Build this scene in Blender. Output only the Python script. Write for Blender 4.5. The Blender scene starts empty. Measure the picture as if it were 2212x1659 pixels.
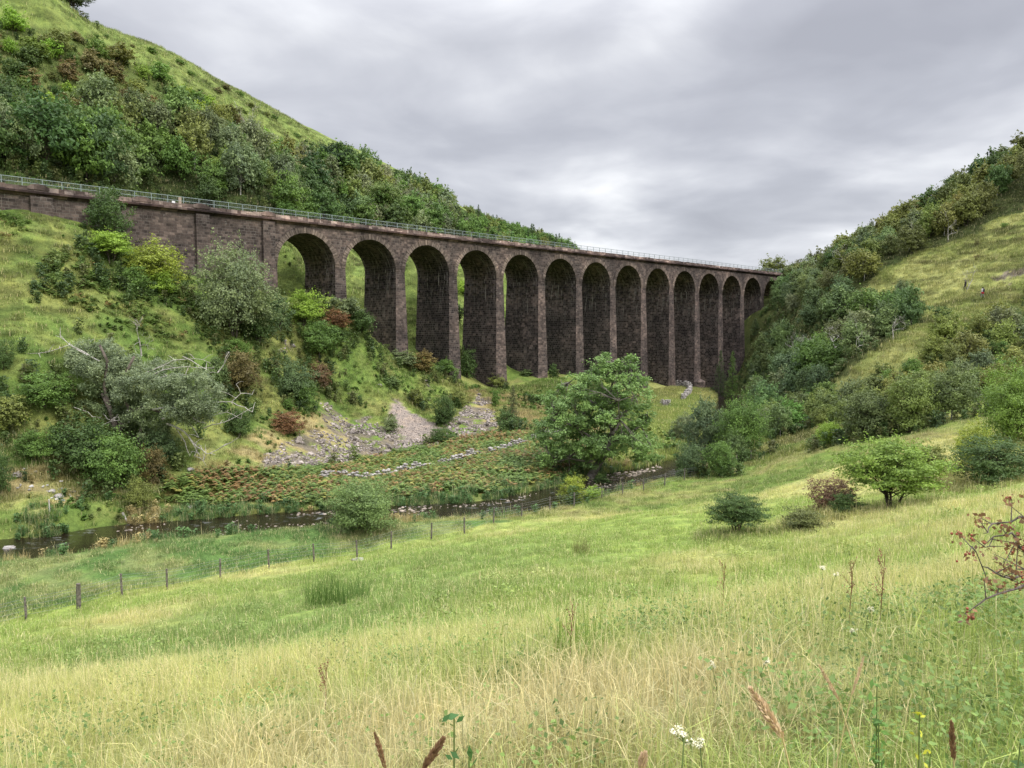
import bpy, math, random
import numpy as np
from mathutils import Vector, Matrix
R = math.radians
rng = np.random.default_rng(7)
random.seed(7)
SC = bpy.context.scene
COL = SC.collection

# ------------------------------------------------------------------ camera model (eye at the origin, z up)
PITCH = 4.01
FD = 1661.0
CP, SP = math.cos(R(PITCH)), math.sin(R(PITCH))
def ray(u, v):
    x = (u - 1106.0) / FD; yd = (v - 829.5) / FD
    return np.array([x, CP - yd * SP, -SP - yd * CP])
def at(u, v, Y):
    d = ray(u, v); return d * (Y / d[1])
def proj(x, y, z):
    zc = y * CP - z * SP; up = y * SP + z * CP
    zc = np.where(zc < .05, .05, zc)
    return 1106.0 + FD * x / zc, 829.5 - FD * up / zc

# ------------------------------------------------------------------ noise
def _hash(ix, iy, s):
    h = (ix.astype(np.int64) * 374761393 + iy.astype(np.int64) * 668265263 + s * 1442695041) & 0xffffffff
    h = ((h ^ (h >> 13)) * 1274126177) & 0xffffffff
    h = h ^ (h >> 16)
    return (h & 0xffff) / 65535.0
def vnoise(x, y, s=0):
    x = np.asarray(x, float); y = np.asarray(y, float)
    ix = np.floor(x); iy = np.floor(y); fx = x - ix; fy = y - iy
    fx = fx * fx * (3 - 2 * fx); fy = fy * fy * (3 - 2 * fy)
    a = _hash(ix, iy, s); b = _hash(ix + 1, iy, s); c = _hash(ix, iy + 1, s); d = _hash(ix + 1, iy + 1, s)
    return (a * (1 - fx) + b * fx) * (1 - fy) + (c * (1 - fx) + d * fx) * fy
def fbm(x, y, s=0, o=4):
    t = 0; a = .5; n = 0
    for k in range(o):
        t = t + a * vnoise(x * 2 ** k, y * 2 ** k, s + k * 17); n += a; a *= .5
    return t / n
def sst(a, b, x):
    t = np.clip((x - a) / (b - a), 0, 1); return t * t * (3 - 2 * t)
def inpoly(u, v, poly):
    u = np.asarray(u, float); v = np.asarray(v, float)
    r = np.zeros(u.shape, bool); n = len(poly)
    for i in range(n):
        x1, y1 = poly[i]; x2, y2 = poly[(i + 1) % n]
        if y1 == y2: continue
        c = ((y1 > v) != (y2 > v)) & (u < (x2 - x1) * (v - y1) / (y2 - y1) + x1)
        r ^= c
    return r

# ------------------------------------------------------------------ viaduct frame
VP, VO = 10.7, 9.0                     # pitch of the arches, clear opening
DX, DY = .7034, .7107
V0 = np.array([-39.16, 96.9])
ZC = 14.4                              # underside of the cornice
ZS = 8.9                               # springing
VW = 8.2                               # width of the viaduct
def W(s, t, z):
    return (V0[0] + s * DX - t * DY, V0[1] + s * DY + t * DX, z)
def vst(x, y):
    dx = x - V0[0]; dy = y - V0[1]
    return dx * DX + dy * DY, -dx * DY + dy * DX

# ------------------------------------------------------------------ terrain: heights known at points seen in the valley, smoothly joined
CPTS = [
 # meadow
 (1106,1659,3.0),(0,1700,4.2),(2212,1659,2.6),(1106,1390,8),(1106,1261,20),(1106,1190,35),(1106,1145,48),
 (0,1510,10),(0,1425,20),(0,1362,32),(2212,1200,10),(2212,1120,20),(2212,1042,39),(1930,1103,33),(1590,1153,35),(1500,1180,33),
 (1735,1145,34),(600,1300,28),(600,1400,18),(1600,1300,18),(1700,1200,26),
 (1650,1000,80),(1700,962,88),(1990,900,75),(1800,950,75),(2212,900,60),(1800,1020,55),(2000,980,52),(1550,1060,62),
 # fence line
 (57,1336,35),(170,1310,36.5),(480,1250,41.5),(770,1205,46),(930,1172,50),(1130,1127,56),(1240,1100,60),(1440,1052,70),(1625,992,82),
 # near bank / floor
 (100,1250,43),(300,1200,48),(520,1170,53),(900,1125,58),(1300,1070,66),(1500,1030,78),
 # far side
 (0,1130,53),(300,1085,59.5),(600,1082,63),(900,1060,67.5),(900,1010,77),(1000,935,98),(1200,945,94),(1200,1000,78),(1283,1032,76),
 (700,1040,71),(700,962,83),(850,950,92),(550,1010,68),
 (0,480,80),(150,500,84),(260,550,87),(400,612,94),(600,640,104),(735,650,111),(830,750,118),(950,795,126),
 (0,650,70),(0,800,62),(0,950,56),(0,1050,53.5),(300,700,79),(300,850,69),(300,1000,62),
 (500,640,96),(550,750,90),(500,900,76),(700,850,98),(850,800,113),(850,880,102),
 (1000,812,134),(1000,850,122),(1000,900,107),(1150,815,141),(1150,850,128),(1150,900,112),(1280,815,152),
 (1400,850,160),(1430,832,172),(1400,900,121),(1480,850,160),(1450,950,98),(1480,835,180),
 # right side
 (1560,1000,83),(1640,850,145),(1750,800,128),(1700,700,168),(1600,720,193),(1575,770,187),(1660,655,205),(1620,800,160),
 (1890,762,106),(2060,690,113),(2122,642,123),(2212,572,126),(1850,590,160),(2000,550,152),(2212,470,146),
 (2212,800,90),(2212,700,109),(1850,900,84),(1700,900,104),(1900,850,95),(1800,850,105),(2050,800,95),
 (2212,355,172),(2050,440,182),(1900,520,192),(1780,590,203),(1712,612,214),
 # behind the viaduct, left hill
 (640,570,127),(780,600,142),(900,650,152),(1000,700,165),(1000,785,140),(1100,760,165),
 (300,250,140),(600,350,172),(800,420,205),(1000,505,250),(500,425,132),(900,480,195),(150,380,105),(20,330,103),(20,200,118),(150,150,135),
 (100,-15,141),(160,28,150),(370,117,170),(550,222,195),(700,308,212),(870,392,238),(960,438,255),(1100,496,290),(1240,553,325),
 (1400,640,330),(1550,630,300),(300,440,107),(600,500,122),(900,560,148),(1150,590,190),(1300,610,220),(1500,605,240),
]
RAW = [(0,0,-1.66),(0,-12,1.2),(30,0,3),(60,0,8),(60,40,-1),(100,20,16),(100,60,8),(140,100,24),(140,140,38),(180,200,50),(140,210,44),
 (180,100,38),(180,0,34),(-40,0,-9),(-60,20,-14),(-40,-12,-7),(-72,40,-13.5),(-75,58,-9),(-90,70,6),(-110,100,30),(-130,140,55),(-100,170,63),
 (-130,200,66),(-120,230,64),(-60,280,58),(-20,330,46),(20,345,38),(100,335,12),(180,330,14),(150,260,18),(-130,60,16),(-135,0,-4),(110,245,15),(190,260,30),(-130,330,62)]
RAW += [W(1.4 * VP, 4, 3.9), W(1.1 * VP, 8, 4.8), W(1.45 * VP, 11, 4.3), W(1.4 * VP, 17, 6.0), W(.9 * VP, 11, 6.2), W(1.8 * VP, 6, 3.2), W(2.4 * VP, 4, .4), W(2.4 * VP, 12, 1.2), W(3.4 * VP, 4, -3.2), W(3.4 * VP, 12, -2.2), W(1.2 * VP, 26, 10.5)]
P3 = np.array([at(*p) for p in CPTS] + [np.array(r, float) for r in RAW])
def _tps(d2):
    return np.where(d2 > 1e-9, .5 * d2 * np.log(np.maximum(d2, 1e-9)), 0)
_S = 100.0
_cx = P3[:, :2] / _S
_n = len(P3)
_K = _tps(((_cx[:, None] - _cx[None]) ** 2).sum(-1)) + np.eye(_n) * 2e-4
_Pm = np.hstack([np.ones((_n, 1)), _cx])
_A = np.block([[_K, _Pm], [_Pm.T, np.zeros((3, 3))]])
_sol = np.linalg.solve(_A, np.concatenate([P3[:, 2], np.zeros(3)]))
def Hraw(x, y):
    x = np.clip(x, -140, 195); y = np.clip(y, -14, 340)
    q = np.stack([x, y], -1).reshape(-1, 2) / _S
    out = np.empty(len(q))
    for i in range(0, len(q), 40000):
        c = q[i:i + 40000]
        out[i:i + 40000] = _tps(((c[:, None] - _cx[None]) ** 2).sum(-1)) @ _sol[:_n] + _sol[_n] + c @ _sol[_n + 1:]
    return out.reshape(np.shape(x))

# river: centre line (u, v, water level) seen in the photograph
RIV = [(-200,1225,-14.35),(0,1190,-14.4),(230,1158,-14.45),(450,1140,-14.5),(700,1120,-14.5),(950,1105,-14.6),(1100,1094,-14.6),(1240,1062,-14.7),(1360,1030,-14.8),(1440,1017,-14.85)]
rp = []
for u, v, z in RIV:
    d = ray(u, v); p = d * (z / d[2]); rp.append((p[0], p[1], z))
a = np.array(rp)
ext = [(26, 95, -14.9), (33, 118, -15.0), (41, 145, -15.1), (49.5, 175, -15.2), (49, 190, -15.3), (44, 215, -15.4), (30, 260, -15.5), (60, 320, -15.6)]
rp = [(-110, 36, -14.2), (-66, 44, -14.3)] + rp[1:] + ext
rp = np.array(rp)
def smooth_line(p, n=6):
    out = []
    q = np.vstack([2 * p[0] - p[1], p, 2 * p[-1] - p[-2]])
    for i in range(1, len(q) - 2):
        for k in range(n):
            t = k / n
            out.append(.5 * ((2 * q[i]) + (-q[i - 1] + q[i + 1]) * t + (2 * q[i - 1] - 5 * q[i] + 4 * q[i + 1] - q[i + 2]) * t * t + (-q[i - 1] + 3 * q[i] - 3 * q[i + 1] + q[i + 2]) * t ** 3))
    out.append(q[-2]); return np.array(out)
RL = smooth_line(rp)
def river_dist(x, y):
    x = np.asarray(x, float); y = np.asarray(y, float)
    best = np.full(x.shape, 1e9); lev = np.zeros(x.shape)
    for i in range(len(RL) - 1):
        a, b = RL[i], RL[i + 1]
        ab = b[:2] - a[:2]; L = (ab ** 2).sum() + 1e-9
        t = np.clip(((x - a[0]) * ab[0] + (y - a[1]) * ab[1]) / L, 0, 1)
        d = np.hypot(x - a[0] - t * ab[0], y - a[1] - t * ab[1])
        m = d < best
        best = np.where(m, d, best); lev = np.where(m, a[2] + t * (b[2] - a[2]), lev)
    return best, lev
HWR = 2.0
def build_height(x, y):
    h = Hraw(x, y)
    r = np.hypot(x, y)
    amp = sst(3, 40, r)
    h = h + amp * ((fbm(x / 9, y / 9, 3) - .5) * 1.1 + (fbm(x / 2.6, y / 2.6, 5, 3) - .5) * .45)
    h = h + .12 * (fbm(x / 1.1, y / 1.1, 11, 2) - .5)
    d, lev = river_dist(x, y)
    wob = HWR + 1.1 * (fbm(x / 5, y / 5, 21, 2) - .5)
    low = lev + .22 + .18 * (d - 3)                # keep banks above water
    near = 1 - sst(4, 14, d)
    h = h * (1 - near) + np.maximum(h, low) * near
    bank = sst(0, 1, (d - wob) / 2.0)
    nearside = sst(1.0, -1.0, y - np.interp(x, RL[:70, 0], RL[:70, 1])) * (x < 24)
    high = np.minimum(h, lev + (1.1 - .72 * nearside) + (.14 - .06 * nearside) * np.maximum(d - wob, 0))
    cut = 1 - sst(5, 18, d)
    h = h * (1 - cut) + high * cut
    h = (lev - .35) * (1 - bank) + h * bank
    # keep the slope off the faces of the viaduct's approach wall
    return h
xs = np.concatenate([-140 - 12 * 1.35 ** np.arange(14, 0, -1), np.arange(-140, 196, .6), 196 + 12 * 1.35 ** np.arange(1, 15)])
ys = np.concatenate([-14 - 12 * 1.5 ** np.arange(10, 0, -1), np.arange(-14, 341, .6), 341 + 12 * 1.35 ** np.arange(1, 15)])
GX, GY = np.meshgrid(xs, ys, indexing='ij')
GZ = build_height(GX, GY)
def H(x, y):
    x = np.clip(np.asarray(x, float), xs[0], xs[-1] - 1e-6); y = np.clip(np.asarray(y, float), ys[0], ys[-1] - 1e-6)
    i = np.clip(np.searchsorted(xs, x, side='right') - 1, 0, len(xs) - 2); j = np.clip(np.searchsorted(ys, y, side='right') - 1, 0, len(ys) - 2)
    fx = (x - xs[i]) / (xs[i + 1] - xs[i]); fy = (y - ys[j]) / (ys[j + 1] - ys[j])
    return (GZ[i, j] * (1 - fx) + GZ[i + 1, j] * fx) * (1 - fy) + (GZ[i, j + 1] * (1 - fx) + GZ[i + 1, j + 1] * fx) * fy
def hit(u, v, y0=2.5, y1=340):
    """where the line of sight through (u, v) first meets the ground"""
    d = ray(u, v); d = d / d[1]
    Y = y0 * (y1 / y0) ** (np.arange(1600) / 1599)
    g = H(d[0] * Y, Y) - d[2] * Y
    k = np.argmax(g > 0)
    if not (g > 0).any(): k = np.argmin(np.abs(g))
    return np.array([d[0] * Y[k], Y[k], float(H(d[0] * Y[k], Y[k]))])

# ------------------------------------------------------------------ mesh helpers
def mesh_np(name, V, F, mat=None, smooth=False, attrs=None):
    V = np.asarray(V, np.float32); F = np.asarray(F, np.int32)
    me = bpy.data.meshes.new(name)
    me.vertices.add(len(V)); me.vertices.foreach_set('co', V.ravel())
    k = F.shape[1]
    me.loops.add(F.size); me.loops.foreach_set('vertex_index', F.ravel())
    me.polygons.add(len(F)); me.polygons.foreach_set('loop_start', np.arange(0, F.size, k, dtype=np.int32))
    if smooth: me.polygons.foreach_set('use_smooth', np.ones(len(F), bool))
    me.update(calc_edges=True)
    for nm, (typ, arr) in (attrs or {}).items():
        a = me.attributes.new(nm, typ, 'POINT')
        if typ == 'FLOAT_COLOR':
            arr = np.asarray(arr, np.float32)
            if arr.shape[1] == 3: arr = np.hstack([arr, np.ones((len(arr), 1), np.float32)])
            a.data.foreach_set('color', arr.ravel())
        elif typ == 'FLOAT_VECTOR': a.data.foreach_set('vector', np.asarray(arr, np.float32).ravel())
        else: a.data.foreach_set('value', np.asarray(arr))
    if mat: me.materials.append(mat)
    return me
class MB:
    """collects polygons (with optional uv in metres)"""
    def __init__(self): self.v = []; self.f = []; self.uv = []; self.mi = {}; self.cur = 0
    def quad(self, pts, uv=None):
        i = len(self.v); self.v += [tuple(p) for p in pts]; self.f.append(tuple(range(i, i + len(pts)))); self.mi[len(self.f) - 1] = self.cur
        self.uv.append(uv if uv else [(0, 0)] * len(pts))
    def box(self, s0, s1, t0, t1, z0, z1, fr=None, uvo=(0, 0)):
        fr = fr or (lambda s, t, z: (s, t, z))
        c = [(s, t, z) for s in (s0, s1) for t in (t0, t1) for z in (z0, z1)]
        def q(ids, ax):
            p = [c[k] for k in ids]
            self.quad([fr(*x) for x in p], [((x[ax[0]] + uvo[0]), x[ax[1]] + uvo[1]) for x in p])
        q((0, 4, 5, 1), (0, 2)); q((6, 2, 3, 7), (0, 2)); q((2, 0, 1, 3), (1, 2)); q((4, 6, 7, 5), (1, 2)); q((1, 5, 7, 3), (0, 1)); q((2, 6, 4, 0), (0, 1))
    def tube(self, pts, rad, n=6, cap=True):
        pts = [Vector(p) for p in pts]; rings = []
        side = None
        for i, p in enumerate(pts):
            d = (pts[min(i + 1, len(pts) - 1)] - pts[max(i - 1, 0)])
            if d.length < 1e-6: d = Vector((0, 0, 1))
            d.normalize()
            if side is None:
                side = d.orthogonal().normalized()
            side = (side - d * side.dot(d))
            side = side.normalized() if side.length > 1e-5 else d.orthogonal().normalized()
            o = d.cross(side)
            i0 = len(self.v)
            for k in range(n):
                a = 2 * math.pi * k / n
                self.v.append(tuple(p + (side * math.cos(a) + o * math.sin(a)) * rad[i]))
            rings.append(i0)
        for a, b in zip(rings[:-1], rings[1:]):
            for k in range(n):
                self.f.append((a + k, a + (k + 1) % n, b + (k + 1) % n, b + k)); self.uv.append([(k / n, 0), ((k + 1) / n, 0), ((k + 1) / n, 1), (k / n, 1)])
        if cap:
            for a in (rings[0], rings[-1]):
                self.f.append(tuple(range(a, a + n))); self.uv.append([(0, 0)] * n)
    def mesh(self, name, mat=None, smooth=False):
        me = bpy.data.meshes.new(name); me.from_pydata(self.v, [], self.f)
        uv = me.uv_layers.new(name='UVMap')
        flat = [c for f in self.uv for p in f for c in p]
        uv.data.foreach_set('uv', flat)
        if smooth:
            me.polygons.foreach_set('use_smooth', [True] * len(me.polygons))
        for m_ in (mat if isinstance(mat, (list, tuple)) else [mat] if mat else []): me.materials.append(m_)
        if any(self.mi.values()):
            for k_, v_ in self.mi.items(): me.polygons[k_].material_index = v_
        me.update(); return me
    def obj(self, name, mat=None, parent=None, smooth=False):
        return link(name, self.mesh(name, mat, smooth), parent)
def link(name, data, parent=None, loc=None):
    o = bpy.data.objects.new(name, data); COL.objects.link(o)
    if parent is not None: o.parent = parent
    if loc is not None: o.location = tuple(float(c) for c in loc)
    return o
def tag(o, label=None, cat=None, group=None, kind=None):
    if label: o['label'] = label
    if cat: o['category'] = cat
    if group: o['group'] = group
    if kind: o['kind'] = kind
    return o
def thing(name, label, cat, loc=(0, 0, 0), group=None, rz=0):
    o = link(name, None, None, loc); o.rotation_euler = (0, 0, rz); o.empty_display_size = .3
    return tag(o, label, cat, group)

# ------------------------------------------------------------------ materials
def newmat(name):
    m = bpy.data.materials.new(name); m.use_nodes = True
    nt = m.node_tree; nt.nodes.clear()
    out = nt.nodes.new('ShaderNodeOutputMaterial'); b = nt.nodes.new('ShaderNodeBsdfPrincipled')
    nt.links.new(b.outputs[0], out.inputs[0])
    b.inputs['Roughness'].default_value = .85; b.inputs['Specular IOR Level'].default_value = .2
    return m, nt, b, out
def N(nt, t, **kw):
    n = nt.nodes.new(t)
    for k, v in kw.items():
        if k.startswith('in_'):
            key = k[3:]; key = int(key) if key.isdigit() else key
            n.inputs[key].default_value = v
        else: setattr(n, k, v)
    return n
def mixc(nt, a, b, f, mode='MIX'):
    n = nt.nodes.new('ShaderNodeMix'); n.data_type = 'RGBA'; n.blend_type = mode
    for sock, val in ((n.inputs[6], a), (n.inputs[7], b), (n.inputs[0], f)):
        if hasattr(val, 'is_linked') or hasattr(val, 'links'): nt.links.new(val, sock)
        else: sock.default_value = val if not isinstance(val, tuple) or len(val) == 4 else val + (1,)
    return n.outputs[2]
def ramp(nt, fac, stops):
    r = nt.nodes.new('ShaderNodeValToRGB'); e = r.color_ramp.elements
    while len(e) > 1: e.remove(e[-1])
    e[0].position = stops[0][0]; e[0].color = stops[0][1] if len(stops[0][1]) == 4 else stops[0][1] + (1,)
    for p, c in stops[1:]:
        x = e.new(p); x.color = c if len(c) == 4 else c + (1,)
    nt.links.new(fac, r.inputs[0]); return r.outputs[0]
def math_(nt, op, a, b=None):
    n = nt.nodes.new('ShaderNodeMath'); n.operation = op
    for i, v in enumerate((a, b)):
        if v is None: continue
        if hasattr(v, 'links'): nt.links.new(v, n.inputs[i])
        else: n.inputs[i].default_value = v
    return n.outputs[0]
def noise(nt, vec, scale, detail=4, rough=.55):
    n = N(nt, 'ShaderNodeTexNoise'); n.inputs['Scale'].default_value = scale; n.inputs['Detail'].default_value = detail; n.inputs['Roughness'].default_value = rough
    if vec is not None: nt.links.new(vec, n.inputs['Vector'])
    return n.outputs[0]
def g3(v): return (v, v, v)
def bump(nt, b, h, strength=.5, dist=.05):
    n = N(nt, 'ShaderNodeBump'); n.inputs['Strength'].default_value = strength; n.inputs['Distance'].default_value = dist
    nt.links.new(h, n.inputs['Height']); nt.links.new(n.outputs[0], b.inputs['Normal'])

def mat_leaf():
    m, nt, b, out = newmat('leaf')
    oi = N(nt, 'ShaderNodeObjectInfo')
    at_ = N(nt, 'ShaderNodeAttribute', attribute_name='tint')
    # natural leaf-to-leaf colour difference, young yellow-green against old blue-green leaves
    c1 = mixc(nt, oi.outputs['Color'], (1.30, 1.27, 1.28, 1), 1.0, 'MULTIPLY')
    c2 = mixc(nt, oi.outputs['Color'], (2.5, 2.3, 1.75, 1), 1.0, 'MULTIPLY')
    c = mixc(nt, c1, c2, at_.outputs['Fac'])
    nt.links.new(c, b.inputs['Base Color']); b.inputs['Roughness'].default_value = .6; b.inputs['Specular IOR Level'].default_value = .25
    tr = N(nt, 'ShaderNodeBsdfTranslucent'); nt.links.new(c, tr.inputs[0])
    mx = N(nt, 'ShaderNodeMixShader'); mx.inputs[0].default_value = .3
    nt.links.new(b.outputs[0], mx.inputs[1]); nt.links.new(tr.outputs[0], mx.inputs[2]); nt.links.new(mx.outputs[0], out.inputs[0])
    return m
def mat_bark(name, c1, c2, scale=14):
    m, nt, b, out = newmat(name)
    tc = N(nt, 'ShaderNodeTexCoord')
    n = noise(nt, tc.outputs['Object'], scale, 5)
    nt.links.new(ramp(nt, n, [(.35, c1), (.65, c2)]), b.inputs['Base Color']); bump(nt, b, n, .6, .03)
    return m
def mat_flat(name, c, rough=.8, metal=0, var=.25, scale=6):
    m, nt, b, out = newmat(name)
    tc = N(nt, 'ShaderNodeTexCoord')
    n = noise(nt, tc.outputs['Object'], scale, 4)
    lo = tuple(x * (1 - var) for x in c); hi = tuple(min(1, x * (1 + var)) for x in c)
    nt.links.new(ramp(nt, n, [(.3, lo), (.7, hi)]), b.inputs['Base Color'])
    b.inputs['Roughness'].default_value = rough; b.inputs['Metallic'].default_value = metal
    return m
def mat_grass():
    m, nt, b, out = newmat('grass_blade')
    ti = N(nt, 'ShaderNodeAttribute', attribute_name='gtint'); ti.attribute_type = 'INSTANCER'
    bl = N(nt, 'ShaderNodeAttribute', attribute_name='blade')
    sp = N(nt, 'ShaderNodeSeparateColor'); nt.links.new(bl.outputs['Color'], sp.inputs[0])
    c = mixc(nt, ti.outputs['Color'], (.56, .49, .28, 1), sp.outputs[1])
    vr = ramp(nt, sp.outputs[0], [(0, (.82, .88, .90)), (1, (1.62, 1.55, 1.45))])
    c = mixc(nt, c, vr, 1.0, 'MULTIPLY')
    nt.links.new(c, b.inputs['Base Color']); b.inputs['Roughness'].default_value = .55; b.inputs['Specular IOR Level'].default_value = .3
    tr = N(nt, 'ShaderNodeBsdfTranslucent'); nt.links.new(c, tr.inputs[0])
    mx = N(nt, 'ShaderNodeMixShader'); mx.inputs[0].default_value = .35
    nt.links.new(b.outputs[0], mx.inputs[1]); nt.links.new(tr.outputs[0], mx.inputs[2]); nt.links.new(mx.outputs[0], out.inputs[0])
    return m
def mat_ground():
    m, nt, b, out = newmat('ground')
    a_ = N(nt, 'ShaderNodeAttribute', attribute_name='gcol')
    tc = N(nt, 'ShaderNodeTexCoord')
    n1 = noise(nt, tc.outputs['Object'], .9, 8, .7); n2 = noise(nt, tc.outputs['Object'], 5, 6, .7)
    v = ramp(nt, n1, [(.3, (.6, .63, .66)), (.5, (1, 1, 1)), (.72, (1.45, 1.35, 1.2))])
    c = mixc(nt, a_.outputs['Color'], v, 1.0, 'MULTIPLY')
    v2 = ramp(nt, n2, [(.3, g3(.7)), (.7, g3(1.3))])
    c = mixc(nt, c, v2, 1.0, 'MULTIPLY')
    nt.links.new(c, b.inputs['Base Color']); b.inputs['Roughness'].default_value = .95; b.inputs['Specular IOR Level'].default_value = .05
    bump(nt, b, n2, .8, .25)
    return m
def mat_stone(name, lo, mid, hi, mortar, bw=.72, rh=.34, white=.6, streak=False):
    m, nt, b, out = newmat(name)
    uv = N(nt, 'ShaderNodeUVMap', uv_map='UVMap')
    geo = N(nt, 'ShaderNodeNewGeometry')
    # gently warped coordinates so that the courses are not ruler-straight
    wn = N(nt, 'ShaderNodeTexNoise'); wn.inputs['Scale'].default_value = .9; nt.links.new(uv.outputs[0], wn.inputs['Vector'])
    sub = N(nt, 'ShaderNodeVectorMath', operation='SUBTRACT'); nt.links.new(wn.outputs['Color'], sub.inputs[0]); sub.inputs[1].default_value = (.5, .5, .5)
    sc = N(nt, 'ShaderNodeVectorMath', operation='SCALE'); nt.links.new(sub.outputs[0], sc.inputs[0]); sc.inputs['Scale'].default_value = .17
    ad = N(nt, 'ShaderNodeVectorMath', operation='ADD'); nt.links.new(uv.outputs[0], ad.inputs[0]); nt.links.new(sc.outputs[0], ad.inputs[1])
    br = N(nt, 'ShaderNodeTexBrick'); nt.links.new(ad.outputs[0], br.inputs['Vector'])
    br.squash = .72; br.squash_frequency = 3; br.offset = .43; br.inputs['Scale'].default_value = 1; br.inputs['Brick Width'].default_value = bw; br.inputs['Row Height'].default_value = rh
    br.inputs['Mortar Size'].default_value = .022; br.inputs['Mortar Smooth'].default_value = .3; br.inputs['Bias'].default_value = 0
    br.inputs['Color1'].default_value = (0, 0, 0, 1); br.inputs['Color2'].default_value = (1, 1, 1, 1); br.inputs['Mortar'].default_value = (.5, .5, .5, 1)
    tone = N(nt, 'ShaderNodeSeparateColor'); nt.links.new(br.outputs['Color'], tone.inputs[0])
    big = noise(nt, geo.outputs['Position'], .16, 4, .6); fine = noise(nt, geo.outputs['Position'], 2.2, 5, .7)
    t = math_(nt, 'ADD', math_(nt, 'MULTIPLY', tone.outputs[0], .5), math_(nt, 'MULTIPLY', fine, .5))
    c = ramp(nt, t, [(.2, lo), (.48, mid), (.78, hi)])
    c = mixc(nt, c, ramp(nt, big, [(.36, (.50, .49, .50)), (.5, (.9, .88, .86)), (.64, (1.35, 1.28, 1.22))]), 1.0, 'MULTIPLY')
    mid_n = noise(nt, geo.outputs['Position'], .75, 5, .65)
    c = mixc(nt, c, ramp(nt, mid_n, [(.36, g3(.62)), (.5, g3(1.0)), (.64, (1.34, 1.3, 1.26))]), 1.0, 'MULTIPLY')
    # pale lime and lichen blotches
    ln = noise(nt, geo.outputs['Position'], 1.3, 6, .75)
    lm = ramp(nt, ln, [(.62, g3(0)), (.72, g3(white))])
    c = mixc(nt, c, (.40, .36, .33, 1), lm)
    mo = math_(nt, 'MULTIPLY', br.outputs['Fac'], math_(nt, 'ADD', .25, math_(nt, 'MULTIPLY', ramp(nt, noise(nt, geo.outputs['Position'], .35, 4), [(.4, g3(0)), (.65, g3(1))]), .6)))
    c = mixc(nt, c, mortar + (1,), mo)
    if streak:                       # white lime washed out of the joints, running down the vaults
        mp = N(nt, 'ShaderNodeMapping'); nt.links.new(uv.outputs[0], mp.inputs[0]); mp.inputs['Scale'].default_value = (3.2, .22, 1)
        sn = noise(nt, mp.outputs[0], 1.0, 5, .7)
        sz_ = N(nt, 'ShaderNodeSeparateXYZ'); nt.links.new(geo.outputs['Position'], sz_.inputs[0])
        zr = ramp(nt, math_(nt, 'MULTIPLY', math_(nt, 'ADD', sz_.outputs[2], 16), 1 / 32), [(.55, g3(.12)), (.74, g3(.9)), (.88, g3(.9)), (.93, g3(.1))])
        c = mixc(nt, c, (.34, .31, .28, 1), math_(nt, 'MULTIPLY', ramp(nt, sn, [(.55, g3(0)), (.66, g3(1))]), zr))
    nt.links.new(c, b.inputs['Base Color']); b.inputs['Roughness'].default_value = .9
    hgt = math_(nt, 'ADD', math_(nt, 'MULTIPLY', br.outputs['Fac'], -1.0), math_(nt, 'MULTIPLY', fine, .9))
    bump(nt, b, hgt, 1.0, .07)
    return m
M = {}
M['leaf'] = mat_leaf(); M['grass'] = mat_grass(); M['ground'] = mat_ground()
M['bark'] = mat_bark('bark', (.035, .028, .02), (.11, .095, .075))
M['birch'] = mat_bark('birch_bark', (.22, .21, .19), (.55, .53, .49), 5)
M['deadwood'] = mat_bark('bleached_wood', (.21, .19, .165), (.50, .47, .42), 7)
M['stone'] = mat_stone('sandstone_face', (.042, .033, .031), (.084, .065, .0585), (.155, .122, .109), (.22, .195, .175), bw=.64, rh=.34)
M['soffit'] = mat_stone('dark_masonry', (.018, .0145, .0142), (.058, .046, .0445), (.14, .112, .105), (.24, .21, .195), bw=.66, rh=.37, white=.35, streak=True)  # darker tones of the wall stone for vaults, pier sides and corbels
M['ring'] = mat_stone('arch_ring_stone', (.075, .060, .052), (.135, .108, .093), (.22, .18, .155), (.06, .05, .045), bw=.60, rh=.31)
M['coping'] = mat_stone('coping_stone', (.07, .05, .045), (.18, .135, .12), (.36, .29, .26), (.12, .09, .08), bw=1.3, rh=.6)
M['corn'] = mat_stone('cornice_stone', (.03, .02, .02), (.075, .05, .046), (.15, .11, .1), (.05, .04, .04), bw=1.4, rh=.5, white=.4)
M['steel'] = mat_flat('galvanised_steel', (.22, .265, .26), .6, .2, .12)
M['post'] = mat_bark('weathered_post', (.06, .05, .042), (.20, .175, .15), 9)
M['rock'] = mat_bark('limestone', (.13, .115, .105), (.43, .40, .375), 2.2)
M['scree'] = mat_bark('scree_rock', (.17, .145, .135), (.42, .37, .35), 1.7)
M['wire'] = mat_flat('fence_wire', (.25, .27, .26), .6, .5, .1)
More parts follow.
